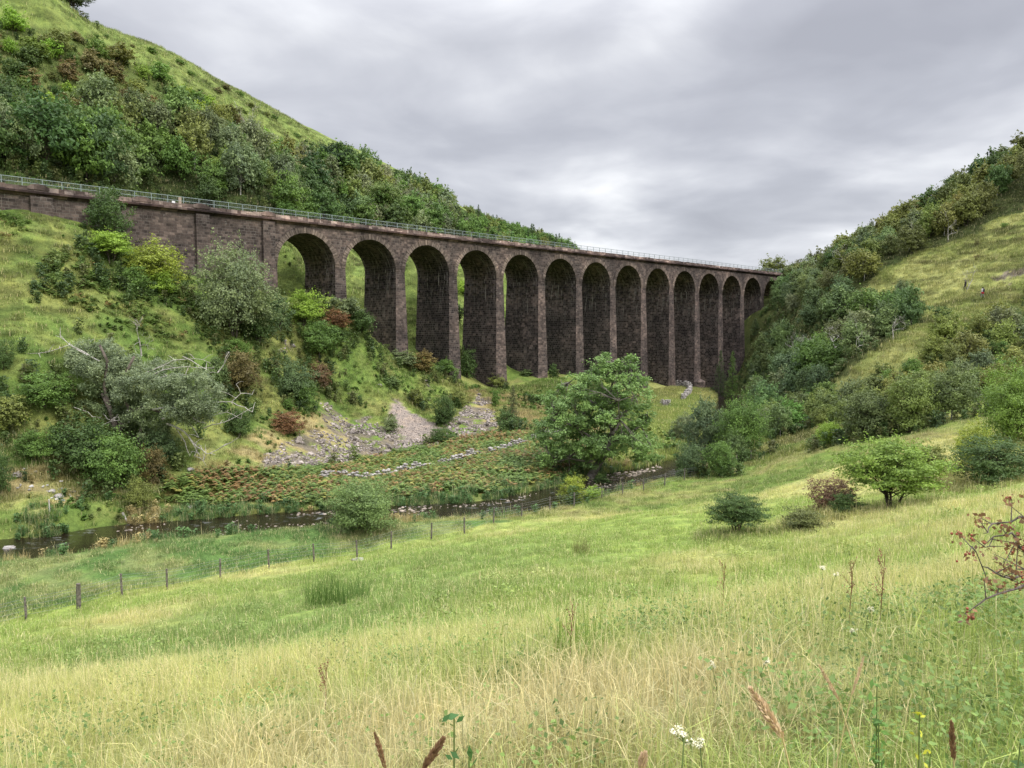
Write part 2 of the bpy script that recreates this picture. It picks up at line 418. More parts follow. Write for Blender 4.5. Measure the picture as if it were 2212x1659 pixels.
# ------------------------------------------------------------------ what grows where (regions of the real ground)
P_SCREE = [[(575,985),(640,945),(700,925),(690,870),(720,868),(745,900),(800,905),(850,925),(842,868),(858,866),(900,892),(955,925),(935,958),(870,968),(760,992),(660,1015),(560,1010)],
           [(965,930),(985,895),(1015,868),(1030,845),(1045,868),(1075,900),(1095,935),(1010,950)], [(2150,600),(2240,560),(2240,595),(2180,618)],
           [(895,815),(925,838),(905,828)],[(615,730),(640,748),(628,772),(608,760)]]
P_FINE = [[(842,866),(860,864),(905,895),(960,930),(930,952),(868,950),(838,905)]]
P_BRACK = [[(350,1040),(470,1015),(620,1020),(760,1000),(870,975),(960,955),(1040,940),(1160,935),(1235,945),(1290,900),(1345,900),(1260,1000),(1190,1050),(1000,1062),(880,1075),(700,1092),(560,1090),(430,1098),(340,1090)]]
P_DRY = [[(440,950),(560,930),(700,890),(760,900),(740,990),(600,1020),(480,1030),(420,1010)], [(0,1020),(100,1000),(180,1040),(190,1085),(60,1110),(0,1090)], [(1000,840),(1100,850),(1180,880),(1170,930),(1060,935)]]
P_WOODL = [(-200,420),(-200,340),(0,290),(200,255),(330,265),(460,300),(600,372),(690,385),(730,340),(870,400),(970,445),(1100,492),(1245,548),(1245,575),(1000,560),(600,490),(300,460),(0,420)]
P_SHRUBL = [(-150,60),(0,40),(130,70),(300,150),(480,240),(640,345),(690,385),(600,372),(460,300),(330,265),(200,255),(0,290),(-150,330)]
P_WOODR1 = [(1690,640),(1700,590),(1790,560),(1920,480),(2060,410),(2230,310),(2400,250),(2400,420),(2212,455),(2110,505),(2000,545),(1900,585),(1850,640),(1800,625),(1740,650)]
P_WOODR2 = [(1545,820),(1570,765),(1600,700),(1650,640),(1700,598),(1740,630),(1850,640),(1985,640),(1995,690),(1890,760),(1800,830),(1740,900),(1650,920),(1580,900)]
P_SHRUBR = [(2400,640),(2212,650),(2140,680),(2060,720),(1990,790),(1880,840),(1760,880),(1650,930),(1690,945),(1800,925),(1960,900),(2110,865),(2212,850),(2400,820)]
P_RUSH = [[(1180,880),(1400,870),(1500,850),(1530,900),(1500,960),(1460,1010),(1330,1040),(1280,1000)]]
def mask(u, v, polys):
    m = np.zeros(np.shape(u), bool)
    for p in polys: m |= inpoly(u, v, p)
    return m
def meadow_side(x, y):
    """True on our side of the river"""
    i = np.searchsorted(RL[:, 0], x)
    d, lev = river_dist(x, y)
    return d
MEADOW_POLY = None
def gcol(x, y, z, want=None):
    u, v = proj(x, y, z)
    far = sst(8, 60, y)
    ju = (fbm(x / 3, y / 3, 31) - .5) * 46 * far; jv = (fbm(x / 3, y / 3, 37) - .5) * 30 * far
    u2 = u + ju; v2 = v + jv
    n1 = fbm(x / 7, y / 7, 41); n2 = fbm(x / 2.2, y / 2.2, 43); n3 = fbm(x / 18, y / 18, 47)
    def mixv(a, b, t): return np.asarray(a) * (1 - t)[..., None] + np.asarray(b) * t[..., None]
    # hillside default
    c = mixv((.125, .185, .042), (.215, .235, .072), sst(.38, .66, .6 * n1 + .4 * n2))
    c = mixv(c, (.15, .12, .055), sst(.6, .75, n2) * .45)
    left = sst(-10, -30, x) * sst(40, 60, y)
    c = mixv(c, mixv((.105, .165, .038), (.20, .22, .066), sst(.35, .65, .5 * n1 + .5 * n2)), left)
    band_ = fbm((x + y) / 7, z * 1.15 + 3 * fbm(x / 9, y / 9, 57), 59, 3)
    # behind the viaduct the slope is bright close-cropped grass
    s, t = vst(x, y)
    c = mixv(c, mixv((.13, .19, .045), (.205, .24, .075), n2), ((t > 6) & (u < 1240)).astype(float))
    # right hand hill
    right = ((x > 20) & (y > 84)).astype(float)
    c = mixv(c, mixv((.17, .20, .055), (.28, .285, .10), sst(.3, .7, .5 * n1 + .5 * n2)), right)
    c = c * (1 - (.42 * sst(.50, .66, band_) * np.maximum(left, np.maximum(right, (t > 6) & (u < 1240))))[..., None])
    # meadow on the near side of the river
    d, lev = river_dist(x, y)
    ry = np.interp(x, RL[:24, 0], RL[:24, 1])
    near = (y < ry) & (y < 92) | (y < 36)
    fence_y = np.interp(x, [-45, -24, -15, -4, 5, 20, 30], [30, 35.5, 44, 52, 58.5, 73, 85])
    mead = near & (y < fence_y)
    dryness = np.clip(.55 * n1 + .45 * n3, 0, 1)
    g = mixv((.228, .300, .074), (.385, .375, .14), sst(.44, .72, dryness + .03 * sst(10, 0, y) + .08 * sst(5, 30, x)))
    lush = sst(9, 0, np.hypot((x + 7.5), (y - 21) * .7)) + sst(13, 2, np.hypot((x + 4), (y - 30) * .6)) * .8
    g = mixv(g, (.15, .22, .07), np.clip(lush, 0, 1) * .55)
    band = sst(1.3, .3, np.abs(y - (3.6 + .12 * x) )) * sst(-3.5, -.5, x) * sst(2.6, .8, x)
    g = mixv(g, (.46, .385, .22), band * .7)
    c = np.where(mead[..., None], g, c)
    bankg = mixv((.095, .165, .045), (.19, .225, .08), sst(.35, .65, n2))
    c = np.where((near & ~mead)[..., None], bankg, c)
    hidden_ok = y > 45
    def put(polys, col, uu=u2, vv=v2, extra=True):
        nonlocal c
        m = mask(uu, vv, polys) & hidden_ok & extra
        c = np.where(m[..., None], col, c); return m
    put([P_WOODL], mixv((.035, .055, .016), (.06, .075, .025), n2))
    put([P_SHRUBL], mixv((.075, .115, .032), (.15, .175, .055), n2))
    put([P_WOODR1, P_WOODR2], mixv((.045, .065, .02), (.09, .10, .035), n2))
    put([P_SHRUBR], mixv((.11, .14, .04), (.2, .22, .065), n2))
    put(P_RUSH, mixv((.15, .24, .05), (.28, .29, .085), n2), extra=~near)
    put(P_DRY, mixv((.30, .25, .115), (.20, .235, .07), sst(.4, .65, n2)), extra=~near)
    put(P_BRACK, mixv((.085, .10, .026), (.15, .10, .04), n2), extra=~near)
    thin = fbm(x / 1.6, y / 1.6, 53)
    ms = put(P_SCREE, mixv((.21, .175, .14), (.12, .11, .07), n2), extra=(thin > .47) & ~near)
    put(P_FINE, mixv((.29, .24, .205), (.24, .20, .17), n2), extra=~near)
    # river bed and its stony edges
    wet = sst(HWR + 1.0, HWR - .2, d)
    c = mixv(c, (.075, .058, .042), wet)
    # dry stony path by the walkers
    return c
core = GY[0]
gc = gcol(GX, GY, GZ)
nx, ny = GX.shape
idx = np.arange(nx * ny).reshape(nx, ny)
Fg = np.stack([idx[:-1, :-1], idx[1:, :-1], idx[1:, 1:], idx[:-1, 1:]], -1).reshape(-1, 4)
Vg = np.stack([GX, GY, GZ], -1).reshape(-1, 3)
g_ = link('ground', mesh_np('ground', Vg, Fg, M['ground'], True, {'gcol': ('FLOAT_COLOR', gc.reshape(-1, 3))}))
tag(g_, 'grassy valley floor and hillsides on both banks of the beck', kind='structure')

# ------------------------------------------------------------------ river
def mat_water():
    m, nt, b, out = newmat('water')
    geo = N(nt, 'ShaderNodeNewGeometry')
    mp = N(nt, 'ShaderNodeMapping'); nt.links.new(geo.outputs['Position'], mp.inputs[0]); mp.inputs['Scale'].default_value = (.5, 1.3, 1)
    n = noise(nt, mp.outputs[0], 2.2, 6, .65); n2 = noise(nt, geo.outputs['Position'], .33, 3)
    f = ramp(nt, n2, [(.52, g3(0)), (.66, g3(1))])
    foam = math_(nt, 'MULTIPLY', ramp(nt, n, [(.56, g3(0)), (.66, g3(.7))]), f)
    c = mixc(nt, (.014, .010, .006, 1), (.38, .39, .40, 1), foam)
    nt.links.new(c, b.inputs['Base Color']); b.inputs['Roughness'].default_value = .07; b.inputs['Specular IOR Level'].default_value = .4
    bump(nt, b, n, .35, .08)
    return m
M['water'] = mat_water()
wv = []; 
for i, p in enumerate(RL):
    d = RL[min(i + 1, len(RL) - 1)] - RL[max(i - 1, 0)]; d = d[:2] / np.hypot(*d[:2]); n_ = np.array([-d[1], d[0]])
    for k in (-1, -.33, .33, 1):
        q = p[:2] + n_ * k * (HWR + 1.6); wv.append((q[0], q[1], p[2]))
wf = [(4 * i + k, 4 * i + k + 1, 4 * i + 5 + k, 4 * i + 4 + k) for i in range(len(RL) - 1) for k in range(3)]
tag(link('river', mesh_np('river', wv, wf, M['water'], True)), 'dark peaty beck running through the valley', kind='structure')

# ------------------------------------------------------------------ the viaduct
via = thing('railway_viaduct', 'long dark sandstone railway viaduct of fourteen tall round arches crossing the valley', 'viaduct', W(0, 0, 0))
org = Vector(W(0, 0, 0))
def L(s, t, z): return (s * DX - t * DY, s * DY + t * DX, z)          # local to the viaduct's empty
S_A, S_B = -2.75 * VP, 15.62 * VP
def gz(s, t): 
    x, y, _ = W(s, t, 0); return float(H(x, y))
RAD = VO / 2
NA = 28
cst = None
for n in range(1, 15):
    s0 = n * VP; sc = s0 + RAD; zc = ZS
    mb = MB(); mi = mb
    # front and back skins between the arch line and the cornice
    for t, flip in ((0.0, False), (VW, True)):
        cols = [(s0 - .85, zc)] + [(sc - RAD * math.cos(math.pi * k / NA), zc + RAD * math.sin(math.pi * k / NA)) for k in range(NA + 1)] + [(s0 + VO + .85, zc)]
        for (a, za), (b, zb) in zip(cols[:-1], cols[1:]):
            if b - a < 1e-6: continue
            p = [(a, za), (b, zb), (b, ZC), (a, ZC)]
            if flip: p = p[::-1]
            mb.quad([L(s, t, z) for s, z in p], [(s + n * 3.3, z) for s, z in p])
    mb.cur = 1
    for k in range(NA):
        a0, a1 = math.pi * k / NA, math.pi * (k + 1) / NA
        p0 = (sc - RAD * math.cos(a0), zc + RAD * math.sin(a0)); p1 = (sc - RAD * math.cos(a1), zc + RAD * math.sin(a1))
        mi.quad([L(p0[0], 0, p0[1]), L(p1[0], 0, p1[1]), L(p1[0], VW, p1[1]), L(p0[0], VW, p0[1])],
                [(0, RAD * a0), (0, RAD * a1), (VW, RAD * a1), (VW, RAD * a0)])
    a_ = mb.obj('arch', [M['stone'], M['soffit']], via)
    # ring of voussoirs, standing a little proud of the wall
    mr = MB(); nv = 34; r0, r1 = RAD - .02, RAD + .72
    for k in range(nv):
        a0, a1 = math.pi * k / nv + .004, math.pi * (k + 1) / nv - .004
        pr = .06 + .035 * ((k * 7) % 3)
        r1k = r1 + .06 * ((k * 5) % 3 - 1)
        def q(r, a, t): return L(sc - r * math.cos(a), t, zc + r * math.sin(a))
        for t, rr in ((-pr, (r0, r1k)),):
            u0 = k * 5.77
            mr.quad([q(r0, a0, t), q(r0, a1, t), q(r1k, a1, t), q(r1k, a0, t)], [(u0, 0.03), (u0 + .4, .03), (u0 + .4, .3), (u0, .3)])
            mr.quad([q(r0, a0, .05), q(r0, a1, .05), q(r0, a1, t), q(r0, a0, t)], [(u0, 0), (u0 + .4, 0), (u0 + .4, .1), (u0, .1)])
            mr.quad([q(r1k, a0, t), q(r1k, a1, t), q(r1k, a1, .05), q(r1k, a0, .05)], [(u0, 0), (u0 + .4, 0), (u0 + .4, .1), (u0, .1)])
            mr.quad([q(r0, a0, t), q(r1k, a0, t), q(r1k, a0, .05), q(r0, a0, .05)], [(u0, 0), (u0 + .4, 0), (u0 + .4, .1), (u0, .1)])
    mr.obj('arch_ring', M['ring'], a_)
BAT = 1 / 38.0
corb = MB(); corb.box(-.0, .34, 0, .42, 0, .26); corb_me = corb.mesh('corbel', M['soffit'])
for n in range(1, 14):
    a, b = n * VP + VO, (n + 1) * VP
    zb = min(gz(a, -1), gz(b, -1), gz(a, VW + 1), gz(b, VW + 1)) - 1.5
    if n == 10: zb -= 1
    mf = MB(); ms_ = mf
    def ring(z):
        e = (ZS - z) * BAT; return (a - e, b + e, -e, VW + e)
    zs_ = [ZS] + list(np.arange(ZS - 4, zb + 1, -4)) + [zb]
    for z1, z0 in zip(zs_[:-1], zs_[1:]):
        A0 = ring(z0); A1 = ring(z1)
        def face(c0, mbx, uvf, k=0):
            mbx.cur = k; mbx.quad([L(*c) for c in c0], [uvf(c) for c in c0])
        face([(A0[0], A0[2], z0), (A0[1], A0[2], z0), (A1[1], A1[2], z1), (A1[0], A1[2], z1)], mf, lambda c: (c[0] + n * 1.7, c[2]))
        face([(A0[1], A0[3], z0), (A0[0], A0[3], z0), (A1[0], A1[3], z1), (A1[1], A1[3], z1)], mf, lambda c: (c[0] + n * 1.7, c[2]))
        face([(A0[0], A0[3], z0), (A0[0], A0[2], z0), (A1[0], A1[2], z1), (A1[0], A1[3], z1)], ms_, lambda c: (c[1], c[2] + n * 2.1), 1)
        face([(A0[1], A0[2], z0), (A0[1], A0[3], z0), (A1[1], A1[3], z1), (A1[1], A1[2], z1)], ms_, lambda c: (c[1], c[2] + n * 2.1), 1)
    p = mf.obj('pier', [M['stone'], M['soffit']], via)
    if gz(a, 0) < 6.2 and n <= 12:
        for row, zr in ((0, ZS - .95), (1, ZS - 2.5)):
            for k in range(4):
                e = (ZS - zr) * BAT
                o = link('corbel', corb_me, p)
                o.location = L(a - e - .30, .45 + k * 2.25 + .2 * row, zr); o.rotation_euler = (0, 0, math.atan2(DY, DX))
    if n == 10:                                # rounded cutwater at the foot of the pier standing in the beck
        mc = MB(); zt = -12.0; zf = zb
        prof = [(-1.9 * math.sin(q), math.cos(q)) for q in np.linspace(-math.pi / 2, math.pi / 2, 13)]
        e = (ZS - zt) * BAT; hw_ = (b - a) / 2 + e + .35; mid = (a + b) / 2
        pts = [(mid - hw_ * math.cos(q), -e - .1 - 1.7 * math.sin(q)) for q in np.linspace(0, math.pi, 13)]
        for (s1, t1), (s2, t2) in zip(pts[:-1], pts[1:]):
            mc.quad([L(s1, t1, zf), L(s2, t2, zf), L(s2, t2, zt), L(s1, t1, zt)], [(s1, zf), (s2, zf), (s2, zt), (s1, zt)])
            f = .55; m1 = (mid + (s1 - mid) * f, -e - .05 + (t1 + e) * f); m2 = (mid + (s2 - mid) * f, -e - .05 + (t2 + e) * f)
            mc.quad([L(s1, t1, zt), L(s2, t2, zt), L(*m2, zt + .55), L(*m1, zt + .55)], [(s1, t1), (s2, t2), (s2, t2 + .6), (s1, t1 + .6)])
            mc.quad([L(*m1, zt + .55), L(*m2, zt + .55), L(mid, -e + .2, zt + .8)], [(0, 0), (.4, 0), (.2, .3)])
        mc.obj('cutwater', M['stone'], p)
# approach walls: solid masonry each side of the arches
def wall_piece(s0, s1):
    mb = MB()
    step = 3.0; ss = list(np.arange(s0, s1, step)) + [s1]
    for a, b in zip(ss[:-1], ss[1:]):
        za = gz(a, -1) - 2.5; zb = gz(b, -1) - 2.5
        for t, fl in ((0, False), (VW, True)):
            p = [(a, za), (b, zb), (b, ZC), (a, ZC)]
            if fl: p = p[::-1]
            mb.quad([L(s, t, z) for s, z in p], [(s, z) for s, z in p])
    for s in (s0, s1):
        z = gz(s, 0) - 3
        mb.quad([L(s, 0, z), L(s, VW, z), L(s, VW, ZC), L(s, 0, ZC)], [(0, z), (VW, z), (VW, ZC), (0, ZC)])
    return mb
mb = wall_piece(S_A, VP - .85)
# the last jamb below the springing of the first and last arch
mb.obj('approach_wall', M['stone'], via)
wall_piece(15 * VP - VP + VO + .85 - .0, S_B).obj('approach_wall', M['stone'], via)
for s0, s1 in ((VP - .85, VP), (14 * VP + VO, 14 * VP + VO + .85)):
    mb = MB(); z = min(gz(s0, 0), gz(s1, VW)) - 3
    mb.box(s0, s1, 0, VW, z, ZS, L); mb.obj('end_jamb', M['stone'], via)
for s0, s1 in ((-1.70 * VP, -1.50 * VP), (-.03 * VP, .13 * VP), (.80 * VP, VP - .46), (14 * VP + VO + 1.0, 14 * VP + VO + 2.6), (15.40 * VP, 15.55 * VP)):
    z = gz((s0 + s1) / 2, -1) - 3
    mb = MB(); mb.box(s0, s1, -.42, .3, z, ZC + .002, L); mb.obj('pilaster', M['stone'], via)
def moulding(t0, sgn):
    mb = MB()
    prof = [(0.0, ZC), (-.10, ZC + .02), (-.16, ZC + .16), (-.30, ZC + .22), (-.46, ZC + .30), (-.48, ZC + .52), (-.28, ZC + .58), (.25, ZC + .60)]
    ss = np.arange(S_A, S_B + .1, (S_B - S_A) / 60)
    for a, b in zip(ss[:-1], ss[1:]):
        acc = 0
        for (p0, z0), (p1, z1) in zip(prof[:-1], prof[1:]):
            dl = math.hypot(p1 - p0, z1 - z0)
            mb.quad([L(a, t0 + sgn * p0, z0), L(b, t0 + sgn * p0, z0), L(b, t0 + sgn * p1, z1), L(a, t0 + sgn * p1, z1)], [(a, acc), (b, acc), (b, acc + dl), (a, acc + dl)]); acc += dl
    for s in (S_A, S_B):
        mb.quad([L(s, t0 + sgn * p_, z_) for p_, z_ in prof])
    return mb
moulding(0, 1).obj('cornice', M['corn'], via); moulding(VW, -1).obj('cornice', M['corn'], via)
rr = random.Random(5)
for t0, t1 in ((-.12, .42), (VW - .42, VW + .12)):
    mb = MB(); s = S_A; k = 0
    while s < S_B - .2:
        w_ = rr.uniform(.8, 1.5); e = min(s + w_, S_B)
        hgt = rr.uniform(.40, .52); dt = rr.uniform(-.03, .03)
        mb.box(s + .01, e - .01, t0 + dt, t1 + dt, ZC + .60, ZC + .60 + hgt, L, (k * 1.31, k * .77)); s = e; k += 1
    mb.obj('parapet', M['coping'], via)
for sm in (-1.62, -.62, .045, .89):
    mb = MB(); c = sm * VP; pr = [(-1.05, 0), (-.8, .16), (-.4, .30), (0, .34), (.4, .30), (.8, .16), (1.05, 0)]
    zt = ZC + 1.02
    for (x0, z0), (x1, z1) in zip(pr[:-1], pr[1:]):
        mb.quad([L(c + x0, -.2, zt + z0), L(c + x1, -.2, zt + z1), L(c + x1, .5, zt + z1), L(c + x0, .5, zt + z0)], [(x0, 0), (x1, 0), (x1, .7), (x0, .7)])
        mb.quad([L(c + x0, -.2, zt - .3), L(c + x1, -.2, zt - .3), L(c + x1, -.2, zt + z1), L(c + x0, -.2, zt + z0)], [(x0, 0), (x1, 0), (x1, z1 + .3), (x0, z0 + .3)])
    mb.obj('refuge_capstone', M['coping'], via)
mb = MB(); mb.box(S_A, S_B, .43, VW - .43, ZC + .2, ZC + .45, L); mb.obj('trackbed', M['scree'], via)
# railing along the near parapet
rail = thing('safety_railing', 'grey galvanised steel railing with wire mesh running along the top of the viaduct', 'railing', W(0, 0, 0))
zr = ZC + .45; T_R = .75
s_a, s_b = -2.28 * VP, 15.5 * VP
nposts = 100
pm = MB(); pm.box(-.032, .032, -.032, .032, 0, 1.52); pme = pm.mesh('rail_post', M['steel'])
for k in range(nposts):
    s = s_a + (s_b - s_a) * k / (nposts - 1)
    o = link('rail_post', pme, rail); o.location = L(s, T_R, zr); o.rotation_euler = (0, 0, math.atan2(DY, DX))
for nm, z in (('top_rail', zr + 1.55), ('middle_rail', zr + 1.05)):
    mb = MB(); mb.tube([L(s, T_R, z) for s in np.linspace(s_a, s_b, 40)], [.032] * 40, 6); mb.obj(nm, M['steel'], rail)
mb = MB()                                           # fine wire mesh as thin wires
for z in np.arange(zr + .15, zr + 1.5, .15):
    mb.box(s_a, s_b, T_R - .004, T_R + .004, z, z + .008, L)
for s in np.arange(s_a, s_b, .3):
    mb.box(s, s + .007, T_R - .007, T_R + .001, zr + .1, zr + 1.5, L)
mb.obj('wire_mesh', M['wire'], rail)
# timber gate post and barred gate on the track
gp = W(-.105 * VP, 2.4, ZC + .45)
g1 = thing('gate', 'wooden gate post with pale bar and white notice on top of the approach wall', 'gate', gp, rz=math.atan2(DY, DX))
mb = MB(); mb.box(-.16, .16, -.14, .14, 0, 1.75); mb.obj('post', mat_bark('sleeper_wood', (.22, .17, .12), (.40, .33, .25)), g1)
mb = MB(); mb.box(-3.2, -.16, -.05, .05, .95, 1.07); mb.box(-3.2, -3.08, -.06, .06, 0, 1.15); mb.obj('bar', M['post'], g1)
mb = MB(); mb.box(-1.0, -.62, -.075, -.052, .8, 1.2); mb.obj('notice', mat_flat('white_paint', (.7, .7, .7), .5, 0, .03), g1)
mk = W(15.30 * VP, 1.2, ZC + .45)
mb = MB(); mb.box(-.09, .09, -.09, .09, 0, 2.2); mb.box(-.12, .12, -.12, .12, 2.2, 2.26)
tag(mb.obj('marker_post', mat_flat('white_painted_wood', (.6, .6, .58), .6, 0, .06)), 'white post standing at the far end of the viaduct railing', 'post').location = mk

# ------------------------------------------------------------------ camera, sky, sun
cam = bpy.data.cameras.new('camera'); co = bpy.data.objects.new('camera', cam); COL.objects.link(co); SC.camera = co
cam.sensor_fit = 'HORIZONTAL'; cam.sensor_width = 36; cam.lens = 36 * FD / 2212.0
cam.clip_start = .05; cam.clip_end = 6000
co.location = (0, 0, 0); co.rotation_euler = (R(90 - PITCH), 0, 0)
SUN_EL, SUN_AZ = 48.0, 118.0             # azimuth clockwise from the view direction (+y): right and behind
sl = bpy.data.lights.new('sun', 'SUN'); so = bpy.data.objects.new('sun', sl); COL.objects.link(so)
sl.energy = 1.5; sl.angle = R(14); sl.color = (1, .96, .9)
sd = Vector((math.sin(R(SUN_AZ)) * math.cos(R(SUN_EL)), math.cos(R(SUN_AZ)) * math.cos(R(SUN_EL)), math.sin(R(SUN_EL))))
so.rotation_euler = sd.to_track_quat('Z', 'Y').to_euler()
w = bpy.data.worlds.new('World'); SC.world = w; w.use_nodes = True
nt = w.node_tree; nt.nodes.clear()
wo = nt.nodes.new('ShaderNodeOutputWorld')
sky = N(nt, 'ShaderNodeTexSky', sky_type='NISHITA'); sky.sun_disc = False; sky.sun_elevation = R(SUN_EL); sky.sun_rotation = R(SUN_AZ); 
b1 = N(nt, 'ShaderNodeBackground'); nt.links.new(sky.outputs[0], b1.inputs[0]); b1.inputs[1].default_value = .05
tc = N(nt, 'ShaderNodeTexCoord')
sx = N(nt, 'ShaderNodeSeparateXYZ'); nt.links.new(tc.outputs['Generated'], sx.inputs[0])
zc_ = math_(nt, 'MAXIMUM', sx.outputs[2], 0.0)
den = math_(nt, 'ADD', zc_, .17)
cx_ = N(nt, 'ShaderNodeCombineXYZ')
nt.links.new(math_(nt, 'DIVIDE', sx.outputs[0], den), cx_.inputs[0]); nt.links.new(math_(nt, 'DIVIDE', sx.outputs[1], den), cx_.inputs[1])
def cl(scale, off, detail, rough, dist=0):
    mp = N(nt, 'ShaderNodeMapping'); nt.links.new(cx_.outputs[0], mp.inputs[0]); mp.inputs['Location'].default_value = off
    n = N(nt, 'ShaderNodeTexNoise'); nt.links.new(mp.outputs[0], n.inputs['Vector']); n.inputs['Scale'].default_value = scale; n.inputs['Detail'].default_value = detail; n.inputs['Roughness'].default_value = rough; n.inputs['Distortion'].default_value = dist
    return n.outputs[0]
CL_OFF = (3.9, 1.1, 0)
n1 = cl(.85, CL_OFF, 4, .5, .35); n2 = cl(2.3, (7.7, 2.2, 0), 5, .5, .3)
mixn = math_(nt, 'ADD', math_(nt, 'MULTIPLY', n1, .66), math_(nt, 'MULTIPLY', n2, .34))
tone = ramp(nt, mixn, [(.36, (.47, .477, .53)), (.45, (.56, .57, .625)), (.53, (.70, .71, .76)), (.60, (.90, .91, .945)), (.67, (1.12, 1.12, 1.13))])
# an overcast sky is brightest overhead: luminance grows with height above the horizon
lum = N(nt, 'ShaderNodeValToRGB'); e = lum.color_ramp.elements
e[0].position = 0; e[0].color = (.19, .19, .19, 1); e[1].position = 1; e[1].color = (1, 1, 1, 1)
for p, c in ((.06, .235), (.14, .205), (.24, .205), (.34, .205), (.42, .265), (.56, .84)):
    x = e.new(p); x.color = (c, c, c, 1)
nt.links.new(zc_, lum.inputs[0])
skyc = mixc(nt, tone, lum.outputs[0], 1.0, 'MULTIPLY')
b2 = N(nt, 'ShaderNodeBackground'); nt.links.new(skyc, b2.inputs[0]); b2.inputs[1].default_value = 2.95
ad = N(nt, 'ShaderNodeMixShader'); ad.inputs[0].default_value = .85; nt.links.new(b1.outputs[0], ad.inputs[1]); nt.links.new(b2.outputs[0], ad.inputs[2]); nt.links.new(ad.outputs[0], wo.inputs[0])
vs = SC.view_settings; vs.view_transform = 'Standard'; vs.look = 'None'; vs.exposure = .85; vs.gamma = 1; vs.use_curve_mapping = False
SC.render.engine = 'CYCLES'
cy = SC.cycles
cy.max_bounces = 5; cy.diffuse_bounces = 3; cy.glossy_bounces = 2; cy.transmission_bounces = 3; cy.transparent_max_bounces = 4
cy.use_denoising = True
try:
    cy.denoiser = 'OPENIMAGEDENOISE'; cy.denoising_input_passes = 'RGB_ALBEDO_NORMAL'
except Exception: pass
# ------------------------------------------------------------------ foliage models (shared meshes, unit height, unit spread)
def leaves_np(C, Nn, size, r, tint, asp=1.7):
    """leaf-shaped faces at points C facing Nn"""
    n = len(C)
    up = r.normal(size=(n, 3)); a = np.cross(Nn, up); a /= np.linalg.norm(a, axis=1, keepdims=True) + 1e-9
    b = np.cross(Nn, a); b /= np.linalg.norm(b, axis=1, keepdims=True) + 1e-9
    s = size * r.uniform(.6, 1.4, (n, 1))
    V = np.stack([C - a * s, C + b * s / asp + a * s * .1, C + a * s, C - b * s / asp + a * s * .1], 1).reshape(-1, 3)
    return V, np.repeat(tint, 4)
def unit(v): return v / (np.linalg.norm(v, axis=1, keepdims=True) + 1e-9)
SHAPES = {  # centre height, half height, half width, height of first limb, flatness of clumps, clump radius, droop
 'round': dict(cz=.52, hz=.48, hw=.50, fork=.16, flat=.85, br=.20, stems=1),
 'ash':   dict(cz=.56, hz=.44, hw=.50, fork=.20, flat=.70, br=.15, stems=1),
 'birch': dict(cz=.53, hz=.47, hw=.46, fork=.14, flat=1.35, br=.16, stems=1),
 'bush':  dict(cz=.46, hz=.54, hw=.50, fork=.02, flat=.95, br=.21, stems=4),
 'hawthorn': dict(cz=.57, hz=.42, hw=.52, fork=.10, flat=.65, br=.17, stems=4),
 'low':   dict(cz=.42, hz=.56, hw=.50, fork=.01, flat=.75, br=.20, stems=5),
 'sallow': dict(cz=.48, hz=.52, hw=.52, fork=.06, flat=.95, br=.17, stems=3),
}
